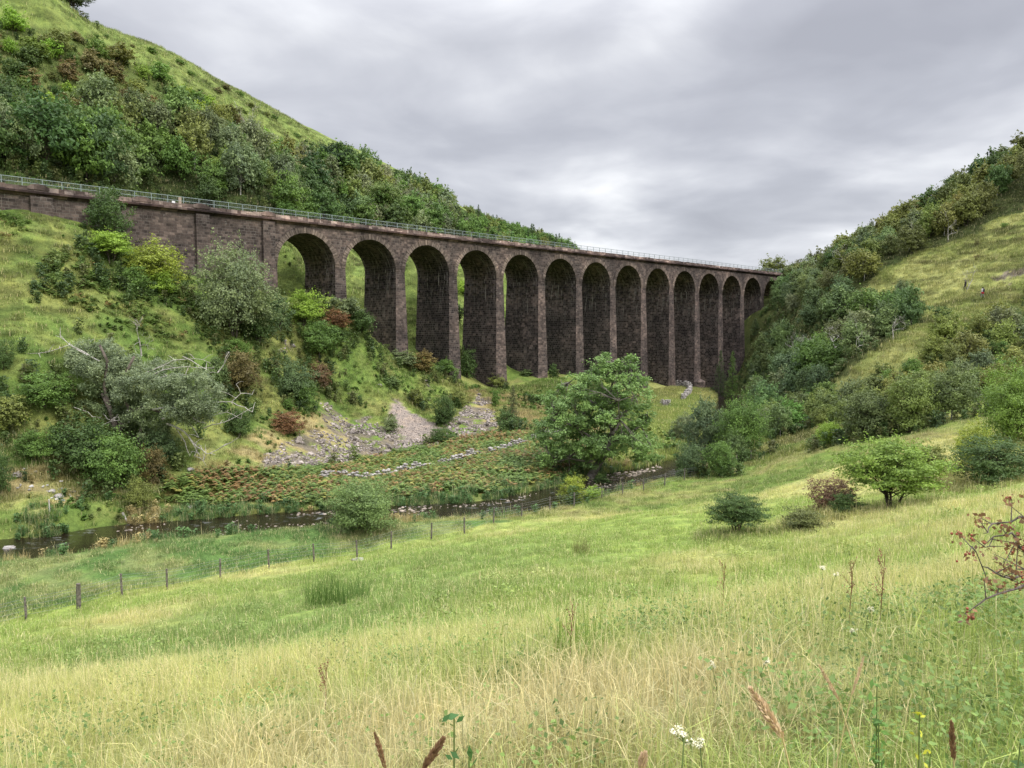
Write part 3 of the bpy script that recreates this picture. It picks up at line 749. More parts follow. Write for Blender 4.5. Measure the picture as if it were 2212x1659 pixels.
def make_tree(kind, nleaf, leaf, seed, nb=34, bark='bark', gappy=.0, trunk_r=.018):
    r = np.random.default_rng(seed); P = SHAPES[kind]
    pts = []; tries = 0
    rad = []
    while len(pts) < nb and tries < 5000:
        tries += 1
        d = unit(r.normal(size=(1, 3)))[0]
        if d[2] < (-.55 if kind in ('ash', 'hawthorn') else -.85): continue
        f = r.uniform(.42, .86) if r.random() < .8 else r.uniform(0, .5)
        lump = .80 + .28 * math.sin(3 * math.atan2(d[1], d[0]) + seed) * math.cos(2.3 * d[2] + seed)
        p = np.array([d[0] * P['hw'] * f * lump, d[1] * P['hw'] * f * lump, P['cz'] + d[2] * P['hz'] * f * (.88 + .12 * lump)])
        if kind == 'birch': p[:2] *= 1.12 - .7 * max(0, (p[2] - .45))
        q = P['br'] * r.uniform(.65, 1.25)
        if any(np.linalg.norm(p - o) < .42 * (q + s) for o, s in zip(pts, rad)): continue
        pts.append(p); rad.append(q)
    Vs = []; T = []
    w = np.array(rad) ** 2; w = w / w.sum()
    for p, q, ww in zip(pts, rad, w):
        n = max(10, int(nleaf * ww))
        # each clump is itself a handful of leaf sprays, so that light falls into it
        ns = 6
        sd = unit(r.normal(size=(ns, 3)) + np.array([0, 0, .35])); sp = p + sd * q * r.uniform(.35, .95, (ns, 1)) * np.array([1, 1, P['flat']])
        k = r.integers(0, ns, n)
        off = r.normal(size=(n, 3)) * q * .255 * np.array([1, 1, .62 * P['flat']])
        C = sp[k] + off
        if kind == 'birch' or kind == 'sallow': C[:, 2] -= np.abs(off[:, 0]) * .5
        out = unit(C - np.array([0, 0, P['cz'] - .12]))
        Nn = unit(out * .55 + unit(off + 1e-6) * .5 + r.normal(size=(n, 3)) * .55 + np.array([0, 0, .35]))
        ct = r.uniform(.2, .8); st = r.uniform(-.2, .2, ns)[k]
        V, t = leaves_np(C, Nn, leaf, r, np.clip(ct + st + r.normal(size=n) * .16, 0, 1), 1.8)
        Vs.append(V); T.append(t)
    # loose shoots standing clear of the outline
    n = int(nleaf * .08); j = r.integers(0, len(pts), n); P_ = np.array(pts)[j]
    C = P_ + unit(P_ - np.array([0, 0, P['cz'] - .1])) * (np.array(rad)[j] * r.uniform(.6, 1.35, n))[:, None] + r.normal(size=(n, 3)) * .018
    V, t = leaves_np(C, unit(r.normal(size=(n, 3)) + np.array([0, 0, .5])), leaf * .9, r, r.uniform(.3, 1, n), 1.8)
    Vs.append(V); T.append(t)
    V = np.concatenate(Vs); T = np.concatenate(T)
    V[:, 2] = np.maximum(V[:, 2], .012)
    kz = 1 / np.percentile(V[:, 2], 99.7); kx = .5 / np.percentile(np.hypot(V[:, 0], V[:, 1]), 97.5)
    V = V * np.array([kx, kx, kz])
    F = np.arange(len(V)).reshape(-1, 4)
    crown = mesh_np(kind + '_crown', V, F, M['leaf'], False, {'tint': ('FLOAT', T.astype(np.float32))})
    tb = MB(); st = P['stems']; rr_ = random.Random(seed)
    bases = []
    for k in range(st):
        a = 2 * math.pi * k / st + rr_.uniform(-.4, .4); lean = 0 if st == 1 else .16
        top = Vector((math.cos(a) * lean + rr_.uniform(-.03, .03), math.sin(a) * lean + rr_.uniform(-.03, .03), P['cz'] + (.25 if st == 1 else .1)))
        bs = Vector((math.cos(a) * .012 * (st > 1), math.sin(a) * .012 * (st > 1), -.04))
        mid = bs.lerp(top, .5) + Vector((rr_.uniform(-.03, .03), rr_.uniform(-.03, .03), 0))
        pl = [bs, bs.lerp(mid, .55), mid, mid.lerp(top, .55), top]
        R0 = trunk_r * (1 if st == 1 else .6)
        tb.tube(pl, [R0 * 1.25, R0, R0 * .8, R0 * .55, R0 * .25], 7); bases.append((pl, R0))
    for p in pts:
        pl, R0 = bases[rr_.randrange(len(bases))] if st > 1 else bases[0]
        f = min(.92, max(P['fork'], .25 + .6 * (p[2] - .2) * rr_.uniform(.5, 1)))
        i = min(3, int(f * 4)); s_ = pl[i].lerp(pl[i + 1], f * 4 - i)
        e = Vector(p); m = s_.lerp(e, .5) + Vector((0, 0, rr_.uniform(-.02, .06))) + Vector((rr_.uniform(-.03, .03), rr_.uniform(-.03, .03), 0))
        r_ = R0 * (.42 if st == 1 else .5) * (1.1 - .6 * f)
        tb.tube([s_, m, e], [r_, r_ * .7, r_ * .25], 5, False)
        for _ in range(2):
            e2 = m.lerp(e, .5) + Vector((rr_.gauss(0, .07), rr_.gauss(0, .07), rr_.gauss(.03, .05)))
            tb.tube([m, e2], [r_ * .45, r_ * .12], 4, False)
    tb.v = [(x * kx, y * kx, z * kz) for x, y, z in tb.v]
    return crown, tb.mesh(kind + '_trunk', M[bark], True)
def make_conifer(nleaf, leaf, seed, dense=1.0):
    r = np.random.default_rng(seed); Vs = []; T = []; tb = MB(); rr_ = random.Random(seed)
    tb.tube([(0, 0, -.03), (.005, 0, .3), (0, .005, .65), (0, 0, 1)], [.014, .011, .007, .001], 6)
    z = .10
    brs = []
    while z < .97:
        for k in range(rr_.randint(4, 6)):
            a = rr_.uniform(0, 6.283); Lr = .42 * (1 - z) ** .75 * rr_.uniform(.6, 1.15) + .02
            brs.append((z + rr_.uniform(-.01, .01), a, Lr))
        z += .034
    tot = sum(b[2] for b in brs)
    for z, a, Lr in brs:
        n = max(6, int(nleaf * Lr / tot)); t = r.uniform(.15, 1, n)
        x = np.cos(a) * Lr * t; y = np.sin(a) * Lr * t; zz = z - .10 * Lr * t + .14 * Lr * t ** 2 - np.abs(r.normal(size=n)) * .022
        C = np.stack([x, y, zz], 1) + r.normal(size=(n, 3)) * np.array([.018, .018, .008]) * (1.3 - t)[:, None]
        V, tt = leaves_np(C, unit(r.normal(size=(n, 3)) * .5 + np.array([0, 0, 1])), leaf, r, r.uniform(.1, .8, n), 2.6)
        Vs.append(V); T.append(tt)
        tb.tube([(0, 0, z), (math.cos(a) * Lr * .6, math.sin(a) * Lr * .6, z - .02 * Lr), (math.cos(a) * Lr, math.sin(a) * Lr, z + .03 * Lr)], [.004, .003, .001], 4, False)
    V = np.concatenate(Vs); T = np.concatenate(T)
    return mesh_np('conifer_crown', V, np.arange(len(V)).reshape(-1, 4), M['leaf'], False, {'tint': ('FLOAT', T.astype(np.float32))}), tb.mesh('conifer_trunk', M['bark'], True)
def make_dead(seed, levels=4, lean=.15, spread=.8, mat='deadwood', r0=.028, first=.28):
    rr_ = random.Random(seed); tb = MB()
    def grow(p, d, Lg, r, lv):
        n = 4; pl = [p.copy()]; rd = [r]; q = p.copy(); dd = d.copy()
        for i in range(n):
            dd = (dd + Vector((rr_.gauss(0, .17), rr_.gauss(0, .17), rr_.gauss(.03, .13)))).normalized()
            q = q + dd * Lg / n; pl.append(q.copy()); rd.append(max(.0016, r * (1 - .68 * (i + 1) / n)))
        tb.tube(pl, rd, 6 if lv < 2 else 4, False)
        if lv >= levels: return
        for k in range(rr_.randint(2, 3) + (lv == 0)):
            i = rr_.randint(2, n) if lv else rr_.choice((2, 3, 4, 4))
            sd = Vector((rr_.gauss(0, 1), rr_.gauss(0, 1), rr_.gauss(.25, .5))).normalized()
            nd = (dd * (1 - spread * .55) + sd * spread).normalized()
            grow(pl[i], nd, Lg * rr_.uniform(.5, .8), rd[i] * .75, lv + 1)
    grow(Vector((0, 0, -.03)), Vector((lean * rr_.choice((-1, 1)), rr_.uniform(-lean, lean), 1)).normalized(), first + .12, r0, 0)
    zs = [v[2] for v in tb.v]; k = 1 / max(zs)
    tb.v = [(x * k, y * k, z * k) for x, y, z in tb.v]
    return tb.mesh('dead_tree', M[mat], True)
LIB = {}
def lib(key, fn):
    if key not in LIB: LIB[key] = fn()
    return LIB[key]
def proto(kind, cls, var):
    """cls: how large it is seen, hence how many leaves it needs"""
    nl, lf = {'far': (1900, .040), 'mid': (3600, .029), 'near': (7200, .0195), 'hero': (17000, .0130)}[cls]
    sd = 100 * (list(SHAPES).index(kind) + 1 if kind in SHAPES else 77) + 7 * var + {'far': 0, 'mid': 31, 'near': 57, 'hero': 83}[cls]
    if kind == 'conifer': return lib((kind, cls, var), lambda: make_conifer(int(nl * .8), lf * .75, sd))
    nb = {'far': 26, 'mid': 34, 'near': 46, 'hero': 84}[cls]
    bark = 'birch' if kind == 'birch' else 'bark'
    return lib((kind, cls, var), lambda: make_tree(kind, nl, lf, sd, nb, bark, trunk_r=.013 if kind == 'birch' else .018))
used_label = {}
def plant(name, cat, label, loc, h, wd, kind, cls, var, col, group=None, rz=None, sink=.0):
    crown, trunk = proto(kind, cls, var)
    t = thing(name, label, cat, (loc[0], loc[1], loc[2] - sink), group, random.uniform(0, 6.28) if rz is None else rz)
    t.scale = (wd, wd, h)
    c = link('crown', crown, t); c.color = (*col, 1)
    link('trunk', trunk, t)
    return t
def jit(c, a=.16):
    k = 1 + random.uniform(-a, a); return tuple(min(1, max(.004, x * k * (1 + random.uniform(-a, a) * .45))) for x in c)
# leaf colours
G_DARK = (.042, .074, .024); G_MID = (.066, .118, .030); G_LIME = (.130, .205, .034); G_GREY = (.100, .132, .068); G_OLIVE = (.098, .120, .036)
G_BLUE = (.056, .090, .042); RUST = (.115, .066, .036); G_SILV = (.120, .155, .100); G_YEL = (.15, .19, .032); DRED = (.105, .064, .048); G_WIL = (.075, .115, .045)
HAND = []   # places already taken (x, y, radius)
def hand(name, cat, label, u, v, top, wpx, kind, cls, var, col, Y=None, group=None, hold=True, flat=None, asp=None):
    p = hit(u, v) if Y is None else np.array([at(u, v, Y)[0], Y, 0])
    p[2] = float(H(p[0], p[1]))
    k = p[1] / FD
    h = max(.5, (at(u, top, p[1])[2] - p[2]) * 1.01); wd = wpx * k * 1.02
    HAND.append((p[0], p[1], wd * .5))
    return plant(name, cat, label, p, h, wd, kind, cls, var, col, group, sink=.08 * min(h, 3) * .3)
hand('slim_tree', 'tree', 'slim dark green tree growing tight against the approach wall and reaching its railing', 238, 588, 404, 96, 'birch', 'near', 0, G_DARK, 87.4)
hand('sapling', 'tree', 'small yellow-green sapling with a pale stem in front of the approach wall', 240, 572, 497, 92, 'hawthorn', 'near', 0, G_LIME)
hand('lime_bush', 'bush', 'round lime-green bush below the approach wall between two pilasters', 333, 612, 512, 128, 'bush', 'near', 0, G_YEL)
hand('bush', 'bush', 'light green bush at the lower right foot of the round lime-green bush', 350, 640, 585, 70, 'bush', 'mid', 1, G_LIME)
hand('bush', 'bush', 'small dark bush at the left foot of the round lime-green bush', 292, 628, 570, 55, 'bush', 'mid', 2, G_MID)
hand('sallow_tree', 'tree', 'broad grey-green sallow covering the wall left of the first arch', 508, 732, 522, 180, 'sallow', 'hero', 0, G_GREY)
hand('bush', 'bush', 'dark green bush beneath the right side of the big grey sallow', 560, 745, 640, 95, 'bush', 'near', 3, G_DARK)
hand('hazel_bush', 'bush', 'bright yellow-green hazel standing below the first arch', 655, 705, 624, 100, 'bush', 'near', 4, G_LIME)
hand('bush', 'bush', 'dusky green bush between the big grey sallow and the bright hazel', 605, 715, 630, 60, 'bush', 'mid', 0, G_BLUE)
hand('hawthorn_bush', 'bush', 'rusty brown hawthorn beside the foot of the first pier', 722, 715, 665, 75, 'bush', 'near', 5, RUST)
hand('small_tree', 'tree', 'small mid-green tree just below the rusty brown hawthorn', 690, 775, 690, 95, 'round', 'near', 1, G_MID)
hand('bush', 'bush', 'grey-green bush above and behind the rusty brown hawthorn', 745, 690, 640, 80, 'sallow', 'mid', 0, G_GREY)
hand('holly_bush', 'bush', 'dark bush at the foot of the second pier', 778, 722, 668, 75, 'bush', 'mid', 3, G_DARK)
hand('holly_bush', 'bush', 'dark green bush below the rusty brown hawthorn', 730, 742, 702, 55, 'bush', 'mid', 1, G_DARK)
hand('small_tree', 'tree', 'thin dark sapling on the grass in front of the second pier', 823, 770, 738, 24, 'conifer', 'far', 0, G_MID)
hand('bush', 'bush', 'brownish bush at the foot of the third pier', 912, 805, 755, 62, 'bush', 'mid', 4, (.10, .082, .032))
hand('bush', 'bush', 'fresh green bush at the foot of the third pier beside the brownish one', 962, 810, 775, 55, 'bush', 'mid', 5, G_MID)
hand('bush', 'bush', 'grey-green scrub left of the brownish bush by the third pier', 868, 790, 755, 60, 'low', 'mid', 0, G_GREY)
hand('bush', 'bush', 'dark bush tucked against the base of the fourth pier', 1010, 800, 748, 42, 'bush', 'mid', 2, G_DARK, 133.5)
hand('bush', 'bush', 'low dark scrub below the two bushes of the third pier', 1075, 838, 806, 44, 'low', 'mid', 1, G_OLIVE)
hand('shrub', 'bush', 'small round dark shrub at the foot of the sixth pier', 1195, 815, 785, 24, 'bush', 'far', 0, G_DARK)
hand('shrub', 'bush', 'pale low shrub at the foot of the fifth pier', 1140, 812, 797, 38, 'low', 'far', 1, G_WIL)
hand('shrub', 'bush', 'tiny shrub on the terrace edge above the right-hand scree', 1070, 880, 840, 22, 'bush', 'far', 2, G_MID)
hand('shrub', 'bush', 'low dark shrub on the bank under the sixth pier', 1160, 872, 850, 40, 'low', 'far', 0, G_MID)
hand('small_tree', 'tree', 'spindly sapling on the grass above the left-hand fan of scree', 900, 880, 838, 36, 'birch', 'mid', 0, G_OLIVE)
hand('shrub', 'bush', 'little shrub beside the rubble above the scree', 846, 838, 812, 36, 'low', 'far', 2, G_WIL)
hand('shrub', 'bush', 'grey-green shrub growing out of the scree', 845, 932, 897, 46, 'bush', 'mid', 1, G_GREY)
hand('holly_bush', 'bush', 'dense dark bush between the two fans of scree', 960, 918, 850, 56, 'bush', 'near', 2, G_DARK)
hand('shrub', 'bush', 'soft olive shrub at the top right corner of the dense dark bush', 990, 880, 840, 40, 'low', 'mid', 2, G_OLIVE)
hand('shrub', 'bush', 'low dark shrub at the foot of the scree where bracken begins', 950, 958, 922, 60, 'low', 'near', 0, G_DARK)
hand('small_conifer', 'tree', 'narrow brown-green conifer left of the big ash', 1108, 928, 828, 56, 'conifer', 'near', 0, (.085, .10, .045))
hand('bush', 'bush', 'dark bush at the base of the narrow conifer', 1095, 932, 885, 55, 'bush', 'mid', 3, G_DARK)
hand('hazel_bush', 'bush', 'two-toned hazel with dark leaves on the slope below the big sallow', 640, 868, 772, 92, 'bush', 'near', 1, G_BLUE)
hand('hazel_bush', 'bush', 'lighter green shoots at the lower right of the two-toned hazel', 658, 880, 815, 60, 'bush', 'near', 2, G_MID)
hand('hawthorn_bush', 'bush', 'purplish bush behind the two-toned hazel', 690, 840, 780, 60, 'bush', 'mid', 4, (.095, .065, .04))
hand('hawthorn_bush', 'bush', 'russet-topped hawthorn left of the two-toned hazel', 522, 852, 752, 95, 'bush', 'near', 3, (.085, .075, .032))
hand('bush', 'bush', 'green bush above the russet-topped hawthorn', 508, 775, 728, 62, 'bush', 'mid', 0, G_MID)
hand('small_tree', 'tree', 'pale green sapling at the left of the russet-topped hawthorn', 470, 845, 770, 50, 'birch', 'mid', 1, G_WIL)
hand('heather_bush', 'bush', 'rust-red dome-shaped bush on the dry grass above the scree', 622, 937, 886, 78, 'low', 'near', 1, RUST)
hand('shrub', 'bush', 'tiny green shrub above the rust-red dome-shaped bush', 622, 886, 860, 32, 'bush', 'mid', 5, G_MID)
hand('bush', 'bush', 'upright dark green bush right of the broken willow', 518, 947, 879, 56, 'bush', 'near', 4, G_DARK)
# thicket under the broken willow
hand('hazel_bush', 'bush', 'bushy green hazel below and left of the broken willow', 95, 880, 800, 115, 'bush', 'near', 5, G_MID)
hand('hazel_bush', 'bush', 'large dark green thicket bush under the broken willow', 185, 1020, 890, 150, 'bush', 'near', 0, G_DARK)
hand('hazel_bush', 'bush', 'tall bright-shooted hazel nearest the beck below the broken willow', 248, 1062, 930, 130, 'bush', 'near', 3, G_MID)
hand('bush', 'bush', 'blue-green bush at the right end of the thicket under the willow', 348, 1000, 922, 78, 'bush', 'near', 2, G_BLUE)
hand('bush', 'bush', 'round olive bush on the beck bank at the end of the thicket', 302, 1100, 1025, 66, 'bush', 'near', 1, G_OLIVE)
hand('bush', 'bush', 'light green bush at the left of the thicket above the white stones', 75, 1000, 925, 90, 'bush', 'near', 4, G_MID)
hand('bush', 'bush', 'dark bush between the pale-stone patch and the thicket', 130, 985, 915, 85, 'bush', 'mid', 1, G_DARK)
hand('bush', 'bush', 'olive bush at the left edge above the pale-stone patch', 20, 930, 845, 90, 'bush', 'mid', 2, G_OLIVE)
hand('bush', 'bush', 'dark bush cut by the frame edge on the upper grassy slope', 8, 800, 728, 46, 'bush', 'near', 5, G_DARK)
hand('bush', 'bush', 'dark bush cut by the frame edge beside the pale-stone patch', 0, 1075, 960, 56, 'bush', 'near', 0, G_DARK)
hand('shrub', 'bush', 'brown-tinged shrub low under the middle of the willow', 330, 1045, 960, 70, 'low', 'near', 2, (.085, .072, .03))
# this side
hand('willow_bush', 'bush', 'big round willow bush standing by the wire fence in front of the beck', 783, 1168, 1030, 160, 'bush', 'hero', 1, (.088, .135, .052), 52)
hand('hazel_bush', 'bush', 'bright yellowish bush by the fence under the big ash', 1238, 1090, 1024, 66, 'bush', 'near', 3, G_YEL, 62.5)
hand('hazel_bush', 'bush', 'small light green bush by the fence just right of the bright yellowish one', 1280, 1088, 1048, 46, 'bush', 'near', 1, G_LIME, 63.5)
hand('shrub', 'bush', 'dark little bush at the foot of the ash trunk', 1300, 1046, 1020, 40, 'low', 'mid', 0, G_DARK, 74)
hand('alder_tree', 'tree', 'tall bushy green alder beside the end of the fence', 1600, 990, 850, 118, 'sallow', 'hero', 1, G_MID)
hand('alder_tree', 'tree', 'grey-blue alder at the left of the bushy group by the fence end', 1525, 1000, 858, 100, 'sallow', 'near', 1, (.06, .09, .05))
hand('alder_tree', 'tree', 'lower alder in front of the bushy group by the fence', 1555, 1028, 948, 75, 'bush', 'near', 2, G_MID)
hand('alder_tree', 'tree', 'rounded alder over the beck at the left end of the bushy group', 1490, 1030, 955, 72, 'bush', 'near', 4, G_BLUE)
hand('alder_tree', 'tree', 'short alder right in front of the tall bushy green alder', 1588, 1000, 925, 64, 'bush', 'near', 0, G_WIL)
hand('alder_tree', 'tree', 'slim pale tree on the bank behind the bushy alder group', 1480, 985, 890, 60, 'birch', 'near', 1, (.085, .11, .06), 98)
hand('hawthorn_tree', 'tree', 'wide spreading lime-green hawthorn with several bare stems on the meadow', 1925, 1106, 945, 225, 'hawthorn', 'hero', 1, (.105, .165, .036))
hand('hawthorn_bush', 'bush', 'reddish hawthorn bush left of the wide lime-green one', 1800, 1108, 1028, 112, 'bush', 'near', 5, DRED)
hand('hawthorn_bush', 'bush', 'green lower half of the reddish hawthorn clump', 1826, 1112, 1062, 74, 'low', 'near', 0, G_DARK)
hand('hawthorn_bush', 'bush', 'isolated dark green hawthorn bush lowest on the meadow', 1592, 1158, 1064, 142, 'hawthorn', 'hero', 2, G_DARK)
hand('hawthorn_bush', 'bush', 'sparse sprawling hawthorn between the dark and the reddish bushes', 1735, 1150, 1094, 108, 'low', 'near', 2, (.07, .085, .03))
hand('hawthorn_bush', 'bush', 'dark green hawthorn right behind the wide lime-green one', 1998, 1050, 958, 110, 'hawthorn', 'near', 2, G_OLIVE)
hand('round_tree', 'tree', 'tall round-topped tree at the right edge of the meadow', 2186, 970, 782, 158, 'bush', 'hero', 0, (.085, .14, .032), 50)
hand('bush', 'bush', 'broad dark bush under the tall round-topped tree', 2148, 1048, 940, 190, 'bush', 'hero', 3, G_DARK, 39.5)
hand('bush', 'bush', 'yellow-green bush between the round-topped tree and the wide hawthorn', 2105, 1000, 902, 92, 'bush', 'near', 0, G_YEL, 44)
hand('birch_tree', 'tree', 'dark bushy birch in the row at the top edge of the meadow', 1872, 948, 842, 110, 'sallow', 'near', 0, (.062, .085, .036))
hand('birch_tree', 'tree', 'light-crowned birch second in the row above the meadow', 1962, 935, 806, 118, 'sallow', 'near', 2, (.085, .12, .035))
hand('birch_tree', 'tree', 'wide birch with pale stems showing third in the row above the meadow', 2055, 910, 795, 128, 'birch', 'near', 2, (.07, .098, .038))
hand('bush', 'bush', 'small round light green bush before the row above the meadow', 1792, 962, 908, 66, 'bush', 'near', 2, G_LIME)
hand('bush', 'bush', 'low dark bush beside the small round light green one', 1760, 966, 940, 36, 'low', 'mid', 1, G_DARK)
hand('bush', 'bush', 'olive bush at the right edge above the round-topped tree', 2200, 860, 770, 100, 'sallow', 'mid', 1, G_OLIVE, 66)
hand('birch_tree', 'tree', 'upright birch between the meadow fence and the right-hand thicket', 1685, 945, 870, 55, 'birch', 'mid', 2, G_WIL)
hand('birch_tree', 'tree', 'slender grey birch left of the upright one by the thicket', 1650, 940, 880, 45, 'birch', 'mid', 0, G_GREY)

# big ash across the beck: trunk leaning right, open spreading crown
def ash():
    p = hit(1276, 1030); p[1] = 76.0; p[0] = at(1276, 1030, 76)[0]; p[2] = float(H(p[0], p[1]))
    k = p[1] / FD; hgt = (1032 - 756) * k
    HAND.append((p[0], p[1], 5.5))
    t = thing('ash_tree', 'large ash with a leaning grey trunk standing alone on the far bank of the beck', 'tree', p)
    r = np.random.default_rng(11); rr_ = random.Random(11)
    def Q(u, v, dy=0): return np.array([(u - 1276) * k, dy, (1032 - v) * k])
    tb = MB()
    trunk = [Q(1268, 1040), Q(1282, 1012), Q(1300, 985, .3), Q(1312, 960, .4), Q(1322, 930, .2)]
    tb.tube(trunk, [.52, .42, .36, .32, .27], 10)
    limbs = [([Q(1322, 930), Q(1322, 890, .3), Q(1318, 850, .5), Q(1325, 800, .2), Q(1330, 775)], .26), ([Q(1318, 948, .4), Q(1350, 935, .2), Q(1385, 912, .4), Q(1400, 895, .2)], .18),
             ([Q(1312, 965, .4), Q(1285, 940, -1), Q(1240, 910, -1.5), Q(1195, 890, -1)], .2), ([Q(1322, 930), Q(1350, 890, 1), Q(1375, 850, 1.4), Q(1385, 825, 1)], .2),
             ([Q(1320, 900, .2), Q(1290, 870, 1.5), Q(1255, 840, 2), Q(1230, 820, 2)], .18), ([Q(1305, 975), Q(1270, 985, -1.5), Q(1225, 975, -2), Q(1190, 985, -2)], .13),
             ([Q(1322, 920), Q(1310, 890, 2.5), Q(1300, 860, 3.5)], .16), ([Q(1322, 920), Q(1330, 890, -2.5), Q(1325, 850, -3.2)], .16), ([Q(1320, 870), Q(1350, 830, -1), Q(1360, 800, -1)], .12)]
    for pl, r0 in limbs: tb.tube(pl, np.linspace(r0, .04, len(pl)), 7, False)
    limb_pts = np.array([p_ for pl, _ in limbs for p_ in pl[1:]])
    # clumps fill the outline seen in the photograph, in depth too
    outline = [(1250,792),(1290,765),(1335,757),(1365,762),(1388,800),(1393,835),(1372,850),(1400,880),(1412,920),(1405,965),(1385,990),(1365,960),(1345,960),(1330,990),(1290,975),(1250,1000),(1215,1045),(1175,1030),(1160,985),(1175,960),(1148,925),(1150,890),(1180,862),(1195,835),(1225,820)]
    Cs = []; tries = 0
    while len(Cs) < 190 and tries < 14000:
        tries += 1
        u = rr_.uniform(1148, 1412); v = rr_.uniform(757, 1045)
        if not inpoly(np.array([u]), np.array([v]), outline)[0]: continue
        wv_ = 95 * math.sin(math.pi * min(1, max(0, (v - 745) / 310))) * k
        c = Q(u, v, rr_.uniform(-1, 1) * wv_)
        if any(np.linalg.norm(c - o) < .78 for o in Cs): continue
        if (u - 1345) ** 2 / 30 ** 2 + (v - 905) ** 2 / 26 ** 2 < 1 and rr_.random() < .8: continue      # gap where the limbs show
        Cs.append(c)
    Vs = []; T = []
    for c in Cs:
        q = rr_.uniform(.6, 1.05); ns = 9; n = 285
        sd = unit(r.normal(size=(ns, 3)) + np.array([0, 0, .4])); sp = c + sd * q * r.uniform(.4, 1.1, (ns, 1)) * np.array([1.15, 1.15, .7])
        kk = r.integers(0, ns, n); off = r.normal(size=(n, 3)) * q * .25 * np.array([1, 1, .55]); C = sp[kk] + off
        Nn = unit(unit(C - np.array([1.5, 0, 4])) * .5 + r.normal(size=(n, 3)) * .55 + np.array([0, 0, .5]))
        V, tt = leaves_np(C, Nn, .125, r, np.clip(rr_.uniform(.25, .75) + r.normal(size=n) * .2, 0, 1), 2.0); Vs.append(V); T.append(tt)
        j = np.argmin(np.linalg.norm(limb_pts - c, axis=1)); a = Vector(limb_pts[j]); b = Vector(c)
        tb.tube([a, a.lerp(b, .5) + Vector((0, 0, .15)), b], [.07, .05, .015], 5, False)
        for _ in range(3):
            e = b + Vector((rr_.gauss(0, .5), rr_.gauss(0, .5), rr_.gauss(.2, .35))); tb.tube([a.lerp(b, .6), e], [.03, .008], 4, False)
    V = np.concatenate(Vs); T = np.concatenate(T)
    c = link('crown', mesh_np('ash_crown', V, np.arange(len(V)).reshape(-1, 4), M['leaf'], False, {'tint': ('FLOAT', T.astype(np.float32))}), t); c.color = (.095, .158, .055, 1)
    tb.obj('trunk', mat_bark('ash_bark', (.07, .06, .05), (.20, .18, .155), 3), t, True)
ash()

